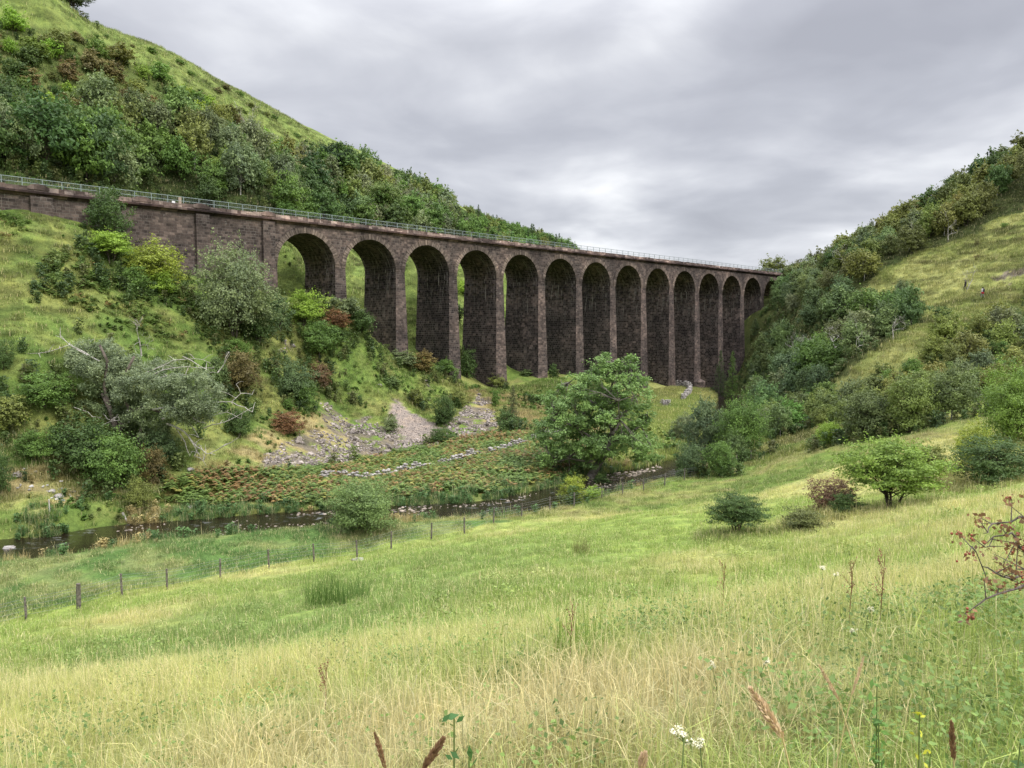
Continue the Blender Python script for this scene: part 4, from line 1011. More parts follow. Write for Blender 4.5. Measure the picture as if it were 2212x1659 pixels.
# broken willow: split trunk, silver-green masses of leaf, bleached fallen limbs
def willow():
    Yw = 65.0
    base = at(255, 960, Yw); base[2] = float(H(base[0], base[1])); k = Yw / FD
    zoff = base[2]
    t = thing('broken_willow', 'sprawling collapsed silver-green willow with bleached broken limbs on the left slope', 'tree', base)
    HAND.append((base[0], base[1], 7))
    def Q(u, v, Y=Yw):
        p = at(u, v, Y); return np.array([p[0] - base[0], p[1] - base[1], p[2] - zoff])
    r = np.random.default_rng(21); rr_ = random.Random(21)
    tb = MB()
    for pl, r0 in (([Q(262, 985), Q(255, 940), Q(240, 890), Q(220, 850)], .38), ([Q(255, 930), Q(285, 890), Q(315, 880), Q(345, 890)], .28), ([Q(300, 1000), Q(300, 950), Q(310, 900)], .22),
                   ([Q(240, 890), Q(225, 835), Q(232, 780), Q(215, 745)], .14), ([Q(285, 890), Q(260, 850), Q(275, 800), Q(290, 770)], .14), ([Q(345, 890), Q(390, 880), Q(430, 860)], .14)):
        tb.tube(pl, np.linspace(r0, .1, len(pl)), 9)
    tb.obj('trunk', mat_bark('willow_bark', (.045, .035, .028), (.16, .13, .105), 3), t, True)
    def mass(cu, cv, wu, hv, n, Yc, nb, col, nm='foliage'):
        Vs = []; T = []
        for _ in range(nb):
            a = rr_.uniform(0, 6.283); f = math.sqrt(rr_.random())
            c = Q(cu + math.cos(a) * wu * f, cv + math.sin(a) * hv * f, Yc + rr_.uniform(-1.6, 1.6)); q = rr_.uniform(.4, .75)
            m = n // nb; ns = 7; sd = unit(r.normal(size=(ns, 3))); sp = c + sd * q * r.uniform(.4, 1.1, (ns, 1)); kk = r.integers(0, ns, m)
            off = r.normal(size=(m, 3)) * q * np.array([.32, .32, .22]); C = sp[kk] + off; C[:, 2] -= np.abs(off[:, 0]) * .6
            V, tt = leaves_np(C, unit(r.normal(size=(m, 3)) * .7 + np.array([0, 0, .6])), .10, r, np.clip(rr_.uniform(.3, .8) + r.normal(size=m) * .2, 0, 1), 2.6); Vs.append(V); T.append(tt)
        V = np.concatenate(Vs); T = np.concatenate(T)
        o = link(nm, mesh_np(nm, V, np.arange(len(V)).reshape(-1, 4), M['leaf'], False, {'tint': ('FLOAT', T.astype(np.float32))}), t); o.color = (*col, 1)
    mass(205, 778, 66, 40, 15000, 66, 50, G_SILV); mass(300, 835, 66, 36, 12000, 65, 40, G_SILV); mass(412, 858, 62, 56, 19000, 64.5, 64, G_SILV); mass(235, 860, 60, 40, 9000, 66, 30, (.09, .125, .07)); mass(350, 800, 50, 25, 4000, 66.5, 16, G_SILV)
    mass(330, 905, 60, 30, 5000, 65, 20, (.10, .135, .075)); mass(275, 930, 40, 45, 4500, 66, 18, (.075, .10, .055)); mass(300, 790, 30, 25, 2600, 67, 9, G_SILV)
    limbs = [[(215,780),(185,762),(150,745),(105,760),(60,768)],[(190,768),(160,752),(140,735),(120,725)],[(300,815),(340,795),(375,778),(420,775),(455,785)],[(305,822),(350,800),(400,792),(462,795)],[(310,830),(360,812),(440,812)],
             [(290,842),(330,835),(390,828)],[(295,846),(340,840),(380,836)],[(330,885),(370,880),(400,885),(420,905),(445,915)],[(360,915),(385,925),(405,940),(425,965),(445,980),(465,982)],[(405,940),(418,960),(425,975),(432,985)],
             [(415,905),(450,900),(490,890),(520,905)],[(440,925),(475,915),(510,900),(545,880)],[(455,978),(480,965),(515,945)],[(460,870),(500,868),(520,850),(510,830)],[(500,868),(530,880),(545,890)],[(520,850),(545,852)],[(430,960),(420,985),(435,992)],[(445,980),(440,995)],
             [(255,895),(245,910),(232,905)],[(275,885),(285,905),(270,915)],[(210,925),(240,910),(258,908)],[(160,880),(190,890),(210,910)],[(395,770),(430,790),(455,805)],[(470,805),(485,785),(495,760)],[(350,905),(380,900),(410,915),(430,945)],[(380,925),(400,955),(410,985)]]
    for i, l in enumerate(limbs):
        mb = MB(); Y0 = 64.2 if i > 6 else 65.5
        pts = [Q(u, v, Y0 - .5 * j / len(l) + rr_.uniform(-.25, .25)) for j, (u, v) in enumerate(l)]
        # keep limbs from sinking into the slope
        pts = [np.array([p[0], p[1], max(p[2], float(H(p[0] + base[0], p[1] + base[1])) - zoff + .06)]) for p in pts]
        fine = []
        for a, b in zip(pts[:-1], pts[1:]):
            for q in (0, .5): fine.append(a + (b - a) * q + r.normal(size=3) * .05 * (q > 0))
        fine.append(pts[-1]); r0 = rr_.uniform(.045, .07) * (1.5 if i in (8, 7, 24) else .8)
        mb.tube(fine, np.linspace(r0, .018, len(fine)), 6)
        for q in fine[2:]:
            if rr_.random() < .75:
                e = Vector(q) + Vector((rr_.gauss(0, .45), rr_.gauss(0, .3), rr_.gauss(.15, .35))); mb.tube([q, Vector(q).lerp(e, .5) + Vector((0, 0, .08)), e], [.03, .022, .01], 4, False)
        mb.obj('broken_limb', M['deadwood'], t, True)
willow()

# ------------------------------------------------------------------ dead trees
def dead(label, u, v, top, wscale, var, Y=None, name='dead_tree', mat='deadwood'):
    p = hit(u, v) if Y is None else np.array([at(u, v, Y)[0], Y, 0.0]); p[2] = float(H(p[0], p[1]))
    h = (v - top) * p[1] / FD
    me = lib(('dead', var, mat), lambda: make_dead(900 + var, levels=4, lean=.22 if var % 2 else .1, spread=.75, mat=mat, r0=.020))
    o = link(name, me, None, p); o.scale = (h * wscale, h * wscale, h); o.rotation_euler = (0, 0, random.uniform(0, 6)); tag(o, label, 'dead tree'); HAND.append((p[0], p[1], 1.0)); return o
dead('small bleached dead tree standing alone on the grassy left slope', 305, 770, 682, 1.0, 0)
dead('bare pale dead tree in the wood above the approach wall', 540, 345, 262, .9, 1, 168)
dead('thin grey dead tree in the wood right of the dark pine', 868, 455, 388, .8, 2, 208)
dead('pale leaning dead tree in the wood above the third arch', 905, 455, 398, .8, 3, 218)
dead('bare grey tree on the skyline slope above the fourth arch', 945, 440, 395, .8, 4, 240)
dead('bare tree low behind the railing above the fifth arch', 1020, 505, 462, .9, 5, 215)
dead('bleached dead tree beside the two walkers on the right-hand hill', 2088, 632, 572, .9, 6)
dead('forked white dead birch in the middle of the right-hand thicket', 1812, 770, 700, 1.1, 7)
dead('tall thin white dead birch right of the forked one', 1850, 768, 690, .6, 8)
dead('tangled white dead tree low in the right-hand gully', 1755, 780, 722, 1.2, 9)
dead('grey dead tree leaning out beside the eleventh pier', 1712, 770, 715, 1.0, 3)
dead('pale-limbed bare birch at the left edge of the walkers\' grassy slope', 1930, 735, 680, .9, 5)
dead('bare white birch below the wood on the right-hand skyline', 1962, 545, 480, .7, 1, 158)
dead('slim white birch trunk in the skyline wood on the right', 2048, 520, 452, .7, 8, 152)
dead('small bare tree over the far end of the viaduct', 1828, 660, 600, 1.0, 4, 172)

# ------------------------------------------------------------------ woods and scrub: every tree a thing of its own
ARCH_U = [(605,735,'first'),(748,860,'second'),(873,975,'third'),(985,1080,'fourth'),(1088,1168,'fifth'),(1176,1250,'sixth')]
def where_left(u, v):
    if u < 95: a = 'above the near wall end'
    elif u < 190: a = 'left of the slim wall tree'
    elif u < 285: a = 'above the slim wall tree'
    elif u < 430: a = 'above the round lime-green bush'
    elif u < 600: a = 'above the big grey sallow'
    else:
        a = 'above the ' + next((n for l, r, n in ARCH_U if u < r + 6), 'seventh') + ' arch'
    return a
SKY = [(-200,-120),(100,-15),(160,28),(370,117),(550,222),(700,308),(870,392),(960,438),(1100,496),(1240,553)]
RAILV = lambda u: 398 + (u) * .1155
def row_left(u, v):
    t = (RAILV(u) - v) / max(20, RAILV(u) - np.interp(u, *zip(*SKY)))
    return ['just behind the railing', 'low on the hill', 'midway up the hill', 'high on the hill', 'near the hill skyline'][int(min(4, max(0, t * 5)))]
def colname(c):
    l = .3 * c[0] + .6 * c[1] + .1 * c[2]
    if c[0] > c[1]: return 'rusty'
    if l < .062: return 'dark green'
    if l < .082: return 'mid-green'
    if c[0] > .75 * c[1] and c[2] < .4 * c[1]: return 'olive'
    if c[2] > .45 * c[1]: return 'grey-green'
    return 'bright green'
def place(u, v):
    """is the ground point free of the hand-placed plants?"""
seen_lab = {}
def put_tree(x, y, kind, name, cat, h, wd, cls, col, wherefn, group):
    z = float(H(x, y)); u, v = proj(x, y, z); u = float(u); v = float(v)
    size = 'tall' if h > 8.5 else ('big' if h > 6.5 else ('small' if h < 3 else 'middling'))
    form = {'round': 'round-crowned tree', 'birch': 'feathery birch', 'bush': 'bush', 'conifer': 'pointed conifer', 'sallow': 'shaggy tree', 'low': 'low shrub', 'hawthorn': 'spreading hawthorn', 'ash': 'open ash'}[kind]
    if group.startswith('scrub'): form = {'bush': 'scrub bush', 'low': 'low scrub', 'sallow': 'scrubby thorn'}[kind]
    if group.startswith('birch and'): form = {'bush': 'leafy scrub', 'low': 'low scrub', 'sallow': 'willow scrub', 'birch': 'young birch'}[kind]
    lab = f'{size} {colname(col)} {form} {wherefn(u, v)}'
    if len(lab.split()) > 16: lab = lab.replace(size + ' ', '', 1)
    if len(lab.split()) > 16: print('LONG', lab)
    n = seen_lab.get(lab, 0); seen_lab[lab] = n + 1
    plant(name, cat, lab, (x, y, z), h, wd, kind, cls, random.randrange(5 if cls == 'far' else 4), col, group, sink=.25)
def scatter(poly, cond, spacing, xr, yr, fn, jitter=.9, nmax=300):
    pts = []
    X = np.arange(xr[0], xr[1], spacing); Yv = np.arange(yr[0], yr[1], spacing)
    c = [(x + random.uniform(-.5, .5) * jitter * spacing, y + random.uniform(-.5, .5) * jitter * spacing) for x in X for y in Yv]
    a = np.array(c); z = H(a[:, 0], a[:, 1]); u, v = proj(a[:, 0], a[:, 1], z)
    m = np.zeros(len(a), bool)
    for p in poly: m |= inpoly(u, v, p)
    m &= cond(a[:, 0], a[:, 1])
    a = a[m]; z = z[m]; u = u[m]; v = v[m]
    random.seed(len(a) + 3)
    for (x, y), zz, uu, vv in zip(a, z, u, v):
        if any((x - hx) ** 2 + (y - hy) ** 2 < (hr * .8) ** 2 for hx, hy, hr in HAND): continue
        fn(x, y, uu, vv)
def behind(x, y):
    s, t = vst(x, y); return (t > VW + 3.5) & (u_ok(x, y))
def u_ok(x, y):
    u, v = proj(x, y, H(x, y)); return (u > -130) & (u < 2345)
def f_woodl(x, y, u, v):
    t = (RAILV(u) - v) / max(20, RAILV(u) - np.interp(u, *zip(*SKY)))
    q = random.random(); big = fbm(np.array([x / 16]), np.array([y / 16]), 61)[0]
    if u > 980: kind, col, h = random.choice([('bush', G_MID, 4), ('round', G_MID, 5), ('conifer', G_DARK, 6), ('sallow', G_OLIVE, 4.5)])
    elif t < .22: kind, col, h = random.choice([('round', G_DARK, 8), ('round', (.03, .058, .02), 9), ('round', G_MID, 8), ('birch', G_GREY, 8), ('sallow', G_MID, 6)])
    elif q < .36: kind, col, h = 'birch', random.choice([G_GREY, (.085, .112, .055), G_OLIVE, (.105, .13, .075)]), 8.5
    elif q < .62: kind, col, h = 'round', random.choice([G_MID, G_DARK, (.06, .10, .03), (.085, .125, .045)]), 8.5
    elif q < .86: kind, col, h = 'sallow', random.choice([G_GREY, G_MID, G_OLIVE, (.08, .12, .03)]), 7
    else: kind, col, h = 'bush', random.choice([G_MID, G_LIME, G_OLIVE]), 5
    if t > .75: h *= .7
    h *= random.uniform(.72, 1.25); col = jit(col, .2)
    put_tree(x, y, kind, {'birch': 'birch_tree', 'round': 'broadleaf_tree', 'sallow': 'sallow_tree', 'bush': 'hazel_bush', 'conifer': 'conifer_tree'}[kind], 'bush' if kind == 'bush' else 'tree', h, h * {'birch': .72, 'round': .85, 'sallow': .85, 'bush': 1.1, 'conifer': .6}[kind], 'mid' if (y < 165 and u < 760) else 'far', col, lambda a, b: row_left(a, b) + ' ' + where_left(a, b), 'trees of the wood behind the viaduct')
scatter([P_WOODL], lambda x, y: behind(x, y) & (y < 345), 4.7, (-135, 30), (85, 345), f_woodl)
def f_shrubl(x, y, u, v):
    kind = random.choice(['bush', 'bush', 'low', 'sallow']); col = random.choice([G_MID, G_OLIVE, (.075, .125, .028), G_LIME, G_DARK, (.10, .085, .04)])
    h = random.uniform(1.5, 4.4); col = jit(col, .2)
    put_tree(x, y, kind, {'bush': 'hazel_scrub', 'low': 'scrub_bush', 'sallow': 'thorn_bush'}[kind], 'bush', h, h * random.uniform(1.0, 1.5), 'far', col, lambda a, b: row_left(a, b) + ' ' + where_left(a, b), 'scrub bushes on the open upper slope of the left hill')
scatter([P_SHRUBL], lambda x, y: behind(x, y) & (y < 235) & (fbm(x / 14, y / 14, 71) > .30), 3.15, (-135, -20), (95, 230), f_shrubl)
# odd shrubs near the open skyline strip, and on the bright slope seen through the arches
def f_edge(x, y, u, v):
    col = jit(random.choice([(.09, .085, .04), G_OLIVE, G_MID])); h = random.uniform(.6, 1.6)
    put_tree(x, y, 'low', 'scrub_bush', 'bush', h, h * 1.9, 'far', col, lambda a, b: row_left(a, b) + ' ' + where_left(a, b), 'scrub bushes on the open upper slope of the left hill')
scatter([[(150,40),(370,120),(560,230),(700,312),(660,330),(520,250),(330,160),(140,80)]], lambda x, y: behind(x, y) & (y < 230), 5.5, (-110, -30), (130, 230), f_edge)
def f_thru(x, y, u, v):
    a = 'seen through the ' + next((n for l, r, n in ARCH_U if u < r + 6), 'seventh') + ' arch'
    col = jit(random.choice([G_MID, G_DARK, G_LIME])); h = random.uniform(1.5, 5)
    put_tree(x, y, 'bush', 'scrub_bush', 'bush', h, h * 1.1, 'far', col, lambda p, q: a + (' high up' if q < 600 else ' low down' if q > 690 else ' midway'), 'bushes on the slope behind the arches')
scatter([[(600,500),(900,570),(1100,640),(1100,800),(860,760),(640,560)]], lambda x, y: behind(x, y) & (y > 118) & (y < 200), 9.5, (-60, 20), (118, 200), f_thru)
# landmark dark pine and skyline trees on the left hill
hand('scots_pine', 'tree', 'big dark flat-topped pine standing out on the edge of the left wood', 722, 400, 308, 100, 'round', 'near', 2, (.016, .034, .014), 196)
hand('skyline_tree', 'tree', 'lone dark tree on the hilltop at the upper left', 155, 26, -28, 78, 'hawthorn', 'mid', 0, (.03, .045, .02), 150)
hand('broadleaf_tree', 'tree', 'light green rounded tree right of the dark pine', 830, 470, 390, 90, 'round', 'near', 0, (.085, .125, .04), 188)
hand('skyline_tree', 'tree', 'pointed conifer on the skyline above the fourth arch', 965, 432, 412, 22, 'conifer', 'far', 1, G_DARK, 256)
hand('skyline_tree', 'tree', 'thin-crowned tree at the tip of the left hill above the sixth arch', 1180, 545, 502, 50, 'birch', 'mid', 1, G_MID, 290)
hand('skyline_tree', 'tree', 'dark bushy tree on the skyline right of the pine', 858, 392, 365, 40, 'round', 'far', 1, G_DARK, 234)
hand('broadleaf_tree', 'tree', 'tall grey-green tree cut by the left frame edge above the railing', 8, 392, 225, 110, 'sallow', 'near', 3, G_GREY, 98, hold=True)
hand('broadleaf_tree', 'tree', 'dark tree cut by the left frame edge higher up the hill', 5, 300, 150, 105, 'round', 'near', 3, G_DARK, 106)
hand('birch_tree', 'tree', 'feathery light birch behind the railing at the far left', 60, 392, 240, 90, 'birch', 'near', 1, (.09, .125, .055), 97)
# right hand side
def where_right(u, v):
    if u < 1640: a = 'below the last piers'
    elif u < 1740: a = 'by the viaduct end'
    elif u < 1860: a = 'left of the bare grass slope'
    elif u < 1990: a = 'above the birch row'
    elif u < 2090: a = 'above the pale-stemmed birch'
    else: a = 'above the round-topped tree'
    return a
def row_right(u, v):
    if v > 880: r = 'at the meadow edge'
    elif v > 800: r = 'low in the right-hand thicket'
    elif v > 720: r = 'in the right-hand thicket'
    elif v > 640: r = 'halfway up the far hill'
    elif v > 560: r = 'below the skyline wood'
    elif v > 470: r = 'in the skyline wood'
    else: r = 'high in the skyline wood'
    return r
def wr(a, b): return row_right(a, b) + ' ' + where_right(a, b)
NMR = {'birch': 'birch_tree', 'round': 'broadleaf_tree', 'sallow': 'sallow_tree', 'bush': 'hazel_bush', 'conifer': 'conifer_tree', 'low': 'scrub_bush', 'hawthorn': 'hawthorn_tree'}
def f_wr1(x, y, u, v):
    kind = random.choice(['birch', 'birch', 'round', 'sallow', 'sallow', 'bush']); col = jit(random.choice([G_OLIVE, (.075, .09, .035), (.065, .085, .03), G_GREY, G_DARK, (.10, .115, .035)]), .18)
    h = random.uniform(4.2, 7.5)
    put_tree(x, y, kind, NMR[kind], 'bush' if kind == 'bush' else 'tree', h, h * random.uniform(.75, 1.05), 'mid' if y < 165 else 'far', col, wr, 'trees of the right-hand skyline wood')
scatter([P_WOODR1], lambda x, y: (y > 120) & (y < 232) & u_ok(x, y), 5.6, (40, 150), (120, 232), f_wr1)
def f_wr2(x, y, u, v):
    kind = random.choice(['birch', 'round', 'sallow', 'sallow', 'bush', 'conifer' if u < 1680 else 'birch']); col = jit(random.choice([G_BLUE, (.065, .095, .042), G_GREY, G_MID, G_WIL, (.085, .115, .05)]), .18)
    h = random.uniform(4.2, 7.6) * (1 if v < 840 else .8)
    put_tree(x, y, kind, NMR[kind], 'bush' if kind == 'bush' else 'tree', h, h * random.uniform(.75, 1.0), 'mid', col, wr, 'trees of the gully below the viaduct end')
scatter([P_WOODR2], lambda x, y: (y > 88) & (y < 214) & u_ok(x, y) & (river_dist(x, y)[0] > 5) & ((vst(x, y)[1] < -1.6) | (vst(x, y)[0] > 15.7 * VP)), 5.3, (30, 120), (88, 214), f_wr2)
def f_sr(x, y, u, v):
    kind = random.choice(['sallow', 'sallow', 'bush', 'birch', 'low']); col = jit(random.choice([(.085, .115, .038), G_OLIVE, (.07, .10, .035), G_GREY, G_MID, (.11, .13, .04)]), .18)
    h = random.uniform(2.2, 4.6)
    put_tree(x, y, kind, NMR[kind], 'bush' if kind in ('bush', 'low') else 'tree', h, h * random.uniform(.85, 1.2), 'mid', col, wr, 'birch and willow scrub of the right-hand hill')
scatter([P_SHRUBR], lambda x, y: (y > 60) & (y < 150) & u_ok(x, y), 3.9, (30, 120), (60, 150), f_sr)
def f_slope(x, y, u, v):
    col = jit(random.choice([(.075, .085, .03), G_MID, G_DARK, (.10, .085, .04)])); h = random.uniform(.7, 2.2)
    put_tree(x, y, random.choice(['bush', 'low']), 'scrub_bush', 'bush', h, h * random.uniform(1, 1.6), 'far', col, wr, 'scattered bushes on the walkers\' grass slope')
scatter([[(1900,730),(2010,660),(1950,600),(2212,470),(2212,650),(2140,680),(2000,760)]], lambda x, y: (y > 92) & (y < 170) & (fbm(x / 8, y / 8, 83) > .5), 6.5, (45, 120), (92, 170), f_slope)
# beyond the far end of the viaduct
hand('broadleaf_tree', 'tree', 'olive rounded tree rising behind the far end of the viaduct', 1672, 606, 552, 72, 'round', 'mid', 2, (.085, .105, .035), 232)
hand('conifer_tree', 'tree', 'thin larch on the skyline just right of the viaduct end', 1750, 612, 542, 30, 'conifer', 'mid', 1, (.06, .075, .04), 216)
hand('broadleaf_tree', 'tree', 'small tree behind the last length of railing', 1712, 608, 566, 44, 'sallow', 'mid', 2, (.08, .10, .045), 236)
hand('conifer_tree', 'tree', 'spruce at the water under the eleventh arch', 1556, 838, 752, 48, 'conifer', 'near', 1, (.045, .07, .032), 172)
hand('conifer_tree', 'tree', 'second spruce right of the one under the eleventh arch', 1582, 820, 752, 44, 'conifer', 'mid', 2, G_MID, 170)
# ------------------------------------------------------------------ grasses, bracken and stones: countless, so one object each
def scatter_obj(name, pts, rot, scl, tint, idxs, protos, label, tilt=None, kind='stuff'):
    n = len(pts)
    me = bpy.data.meshes.new(name + '_points'); me.vertices.add(n); me.vertices.foreach_set('co', np.asarray(pts, np.float32).ravel())
    def add(nm, typ, arr, key):
        a = me.attributes.new(nm, typ, 'POINT'); a.data.foreach_set(key, np.asarray(arr).ravel())
    if tilt is None: tilt = np.zeros((n, 2))
    add('rotv', 'FLOAT_VECTOR', np.stack([tilt[:, 0], tilt[:, 1], rot], 1).astype(np.float32), 'vector'); add('sclv', 'FLOAT', np.asarray(scl, np.float32), 'value')
    t4 = np.hstack([np.asarray(tint, np.float32), np.ones((n, 1), np.float32)]); add('gtint', 'FLOAT_COLOR', t4, 'color'); add('pick', 'INT', np.asarray(idxs, np.int32), 'value')
    o = link(name, me)
    col = bpy.data.collections.new(name + '_models')
    for i, pm_ in enumerate(protos):
        po = bpy.data.objects.new(f'{name}_model_{i:02d}', pm_); col.objects.link(po)
    ng = bpy.data.node_groups.new(name + '_scatter', 'GeometryNodeTree')
    ng.interface.new_socket('Geometry', in_out='INPUT', socket_type='NodeSocketGeometry'); ng.interface.new_socket('Geometry', in_out='OUTPUT', socket_type='NodeSocketGeometry')
    gi = ng.nodes.new('NodeGroupInput'); go = ng.nodes.new('NodeGroupOutput')
    ip = ng.nodes.new('GeometryNodeInstanceOnPoints'); ci = ng.nodes.new('GeometryNodeCollectionInfo')
    ci.inputs['Collection'].default_value = col; ci.inputs['Separate Children'].default_value = True; ci.inputs['Reset Children'].default_value = True
    def na(nm, typ):
        x = ng.nodes.new('GeometryNodeInputNamedAttribute'); x.data_type = typ; x.inputs['Name'].default_value = nm
        return x.outputs['Attribute']
    lk = ng.links.new
    lk(gi.outputs[0], ip.inputs['Points']); lk(ci.outputs[0], ip.inputs['Instance']); ip.inputs['Pick Instance'].default_value = True
    lk(na('pick', 'INT'), ip.inputs['Instance Index'])
    e2r = ng.nodes.new('FunctionNodeEulerToRotation'); lk(na('rotv', 'FLOAT_VECTOR'), e2r.inputs[0]); lk(e2r.outputs[0], ip.inputs['Rotation'])
    lk(na('sclv', 'FLOAT'), ip.inputs['Scale']); lk(ip.outputs[0], go.inputs[0])
    md = o.modifiers.new('scatter', 'NODES'); md.node_group = ng
    return tag(o, label, kind=kind)
def blades(n, radius, hmin, hmax, wid, seed, dryfrac=.12, lean=.35, heads=0, droop=.35):
    r = np.random.default_rng(seed)
    a = r.uniform(0, 6.283, n); rd = radius * np.sqrt(r.uniform(0, 1, n)); bx = rd * np.cos(a); by = rd * np.sin(a)
    h = r.uniform(hmin, hmax, n); w_ = wid * r.uniform(.6, 1.3, n)
    da = r.uniform(0, 6.283, n); ln = np.abs(r.normal(size=n)) * lean * h
    dxx = np.cos(da); dyy = np.sin(da); fa = r.uniform(0, 6.283, n); px = np.cos(fa); py = np.sin(fa)
    V = []
    for f, wf, k in ((0, 1, 0), (.5, .8, .28), (.82, .45, .68)):
        cx0 = bx + dxx * ln * k; cy0 = by + dyy * ln * k; cz0 = h * f - droop * ln * k * k - (.06 if f == 0 else 0)
        V.append(np.stack([cx0 - px * w_ * wf / 2, cy0 - py * w_ * wf / 2, cz0], 1)); V.append(np.stack([cx0 + px * w_ * wf / 2, cy0 + py * w_ * wf / 2, cz0], 1))
    tx = bx + dxx * ln; ty = by + dyy * ln; tz = h - droop * ln
    V.append(np.stack([tx - px * w_ * .05, ty - py * w_ * .05, tz], 1)); V.append(np.stack([tx + px * w_ * .05, ty + py * w_ * .05, tz], 1))
    V = np.stack(V, 1)                                    # n,8,3
    base = np.arange(n)[:, None] * 8
    F = np.concatenate([base + np.array([[0, 1, 3, 2]]), base + np.array([[2, 3, 5, 4]]), base + np.array([[4, 5, 7, 6]])], 0)
    dry = (r.uniform(0, 1, n) < dryfrac) * r.uniform(.5, 1, n); c = np.stack([r.uniform(0, 1, n), dry, np.zeros(n)], 1)
    V = V.reshape(-1, 3); C = np.repeat(c, 8, 0)
    if heads:                                             # feathery seed heads on thin stalks
        hv = []; hf = []; hc = []; o = len(V)
        for _ in range(heads):
            x0, y0 = r.normal(size=2) * radius * .5; hh = hmax * r.uniform(.95, 1.35); la = r.uniform(0, 6.28); l2 = hh * r.uniform(.05, .3); sx_, sy_ = math.cos(la) * l2, math.sin(la) * l2
            t = wid * .28; hl = hh * r.uniform(.14, .24) * .8; b_ = r.uniform(.5, 1)
            for (q0, q1, w0, w1) in ((0, .55, t, t), (.55, 1, t, t * .8)):
                P0 = np.array([x0 + sx_ * q0 ** 1.8, y0 + sy_ * q0 ** 1.8, hh * q0]); P1 = np.array([x0 + sx_ * q1 ** 1.8, y0 + sy_ * q1 ** 1.8, hh * q1])
                d_ = np.array([math.cos(la + 1.57), math.sin(la + 1.57), 0])
                hv += [P0 - d_ * w0, P0 + d_ * w0, P1 + d_ * w1, P1 - d_ * w1]; hf.append([o, o + 1, o + 2, o + 3]); o += 4; hc += [[b_, .75, 0]] * 4
            tip = np.array([x0 + sx_, y0 + sy_, hh]); dirv = unit(np.array([[sx_ * 1.8, sy_ * 1.8, hh]]))[0]
            for k in range(6):
                q = k / 6; c0 = tip + dirv * hl * q; sd = unit(r.normal(size=(1, 3)))[0]; wv2 = wid * (1.2 - q) * .8
                e_ = c0 + dirv * hl * .30 + sd * wv2
                pp = np.cross(dirv, sd); pp = pp / (np.linalg.norm(pp) + 1e-9) * wv2 * .5
                hv += [c0, c0 + pp + (e_ - c0) * .5, e_, c0 - pp + (e_ - c0) * .5]; hf.append([o, o + 1, o + 2, o + 3]); o += 4; hc += [[b_, 1, 0]] * 4
        V = np.vstack([V, np.array(hv)]); F = np.vstack([F, np.array(hf)]); C = np.vstack([C, np.array(hc)])
    return mesh_np('grass_tuft', V, F, M['grass'], False, {'blade': ('FLOAT_COLOR', C)})
def herb(n, seed, h=.35, leaf=.03):
    r = np.random.default_rng(seed); C = r.normal(size=(n, 3)) * np.array([.12, .12, 0]); C[:, 2] = r.uniform(.03, h, n)
    Nn = unit(r.normal(size=(n, 3)) * .6 + np.array([0, 0, 1])); V, t = leaves_np(C, Nn, leaf, r, r.uniform(0, .8, n), 1.5)
    return mesh_np('herb', V, np.arange(len(V)).reshape(-1, 4), M['grass'], False, {'blade': ('FLOAT_COLOR', np.stack([t, np.zeros(len(t)), np.zeros(len(t))], 1))})
def in_view(x, y, z, m=60):
    u, v = proj(x, y, z); return (u > -m) & (u < 2212 + m) & (v < 1659 + 900) & (v > -40)
def strew(y0, y1, dens, seed, xpad=1.15):
    r = np.random.default_rng(seed); w1 = .67 * y1 * xpad + 5
    n = int((y1 - y0) * 2 * w1 * dens); y = r.uniform(y0, y1, n); x = r.uniform(-w1, w1, n)
    m = np.abs(x) < .67 * y * xpad + 5
    return x[m], y[m]
FY = lambda x: np.interp(x, [-45, -24, -15, -4, 5, 20, 30, 45], [30, 35.5, 44, 52, 58.5, 73, 84, 92])
RY = lambda x: np.interp(x, RL[:70, 0], RL[:70, 1])
def stand_clear(x, y, pad=.0):
    m = np.ones(len(x), bool)
    return m
# near meadow
near_p = [blades(120, .22, .07, .25, .0042, 200 + i, .15, .8, heads=i % 2, droop=.5) for i in range(5)] + [blades(105, .20, .10, .30, .0038, 210 + i, .32, .8, heads=2, droop=.5) for i in range(3)] + [herb(110, 220, .24, .012), herb(90, 221, .18, .015)]
P = []; 
for y0, y1, dn, s in ((.9, 3.2, 46, 1), (3.2, 6, 26, 2), (6, 10, 15, 3), (10, 15, 8.5, 4)):
    x, y = strew(y0, y1, dn, s); P.append(np.stack([x, y], 1))
P = np.concatenate(P); x, y = P[:, 0], P[:, 1]
keep = np.hypot(x, y) > .75; x, y = x[keep], y[keep]
z = H(x, y); m = in_view(x, y, z, 9000); x, y, z = x[m], y[m], z[m]; n = len(x)
r = np.random.default_rng(31)
tint = gcol(x, y, z) * r.uniform(.8, 1.2, (n, 1)) * np.array([1, 1, 1])
dryish = tint[:, 0] / tint[:, 1]
pick = r.integers(0, 5, n); pick = np.where((dryish > .86) & (r.random(n) < .7), r.integers(5, 8, n), pick)
hz = (r.random(n) < (.05 + .25 * (fbm(x * .9, y * .9, 91) > .60) + .22 * (x > 1) * (y < 6))); pick = np.where(hz, r.integers(8, 10, n), pick)
tint = np.where(hz[:, None], np.array([.14, .21, .055]) * r.uniform(.7, 1.3, (n, 1)), tint)
hs = .75 + .5 * fbm(x * .8, y * .8, 92)
scatter_obj('meadow_grass', np.stack([x, y, z], 1), r.uniform(0, 6.28, n), hs * r.uniform(.8, 1.2, n), tint, pick, near_p, 'long flowering meadow grass close to the viewer')
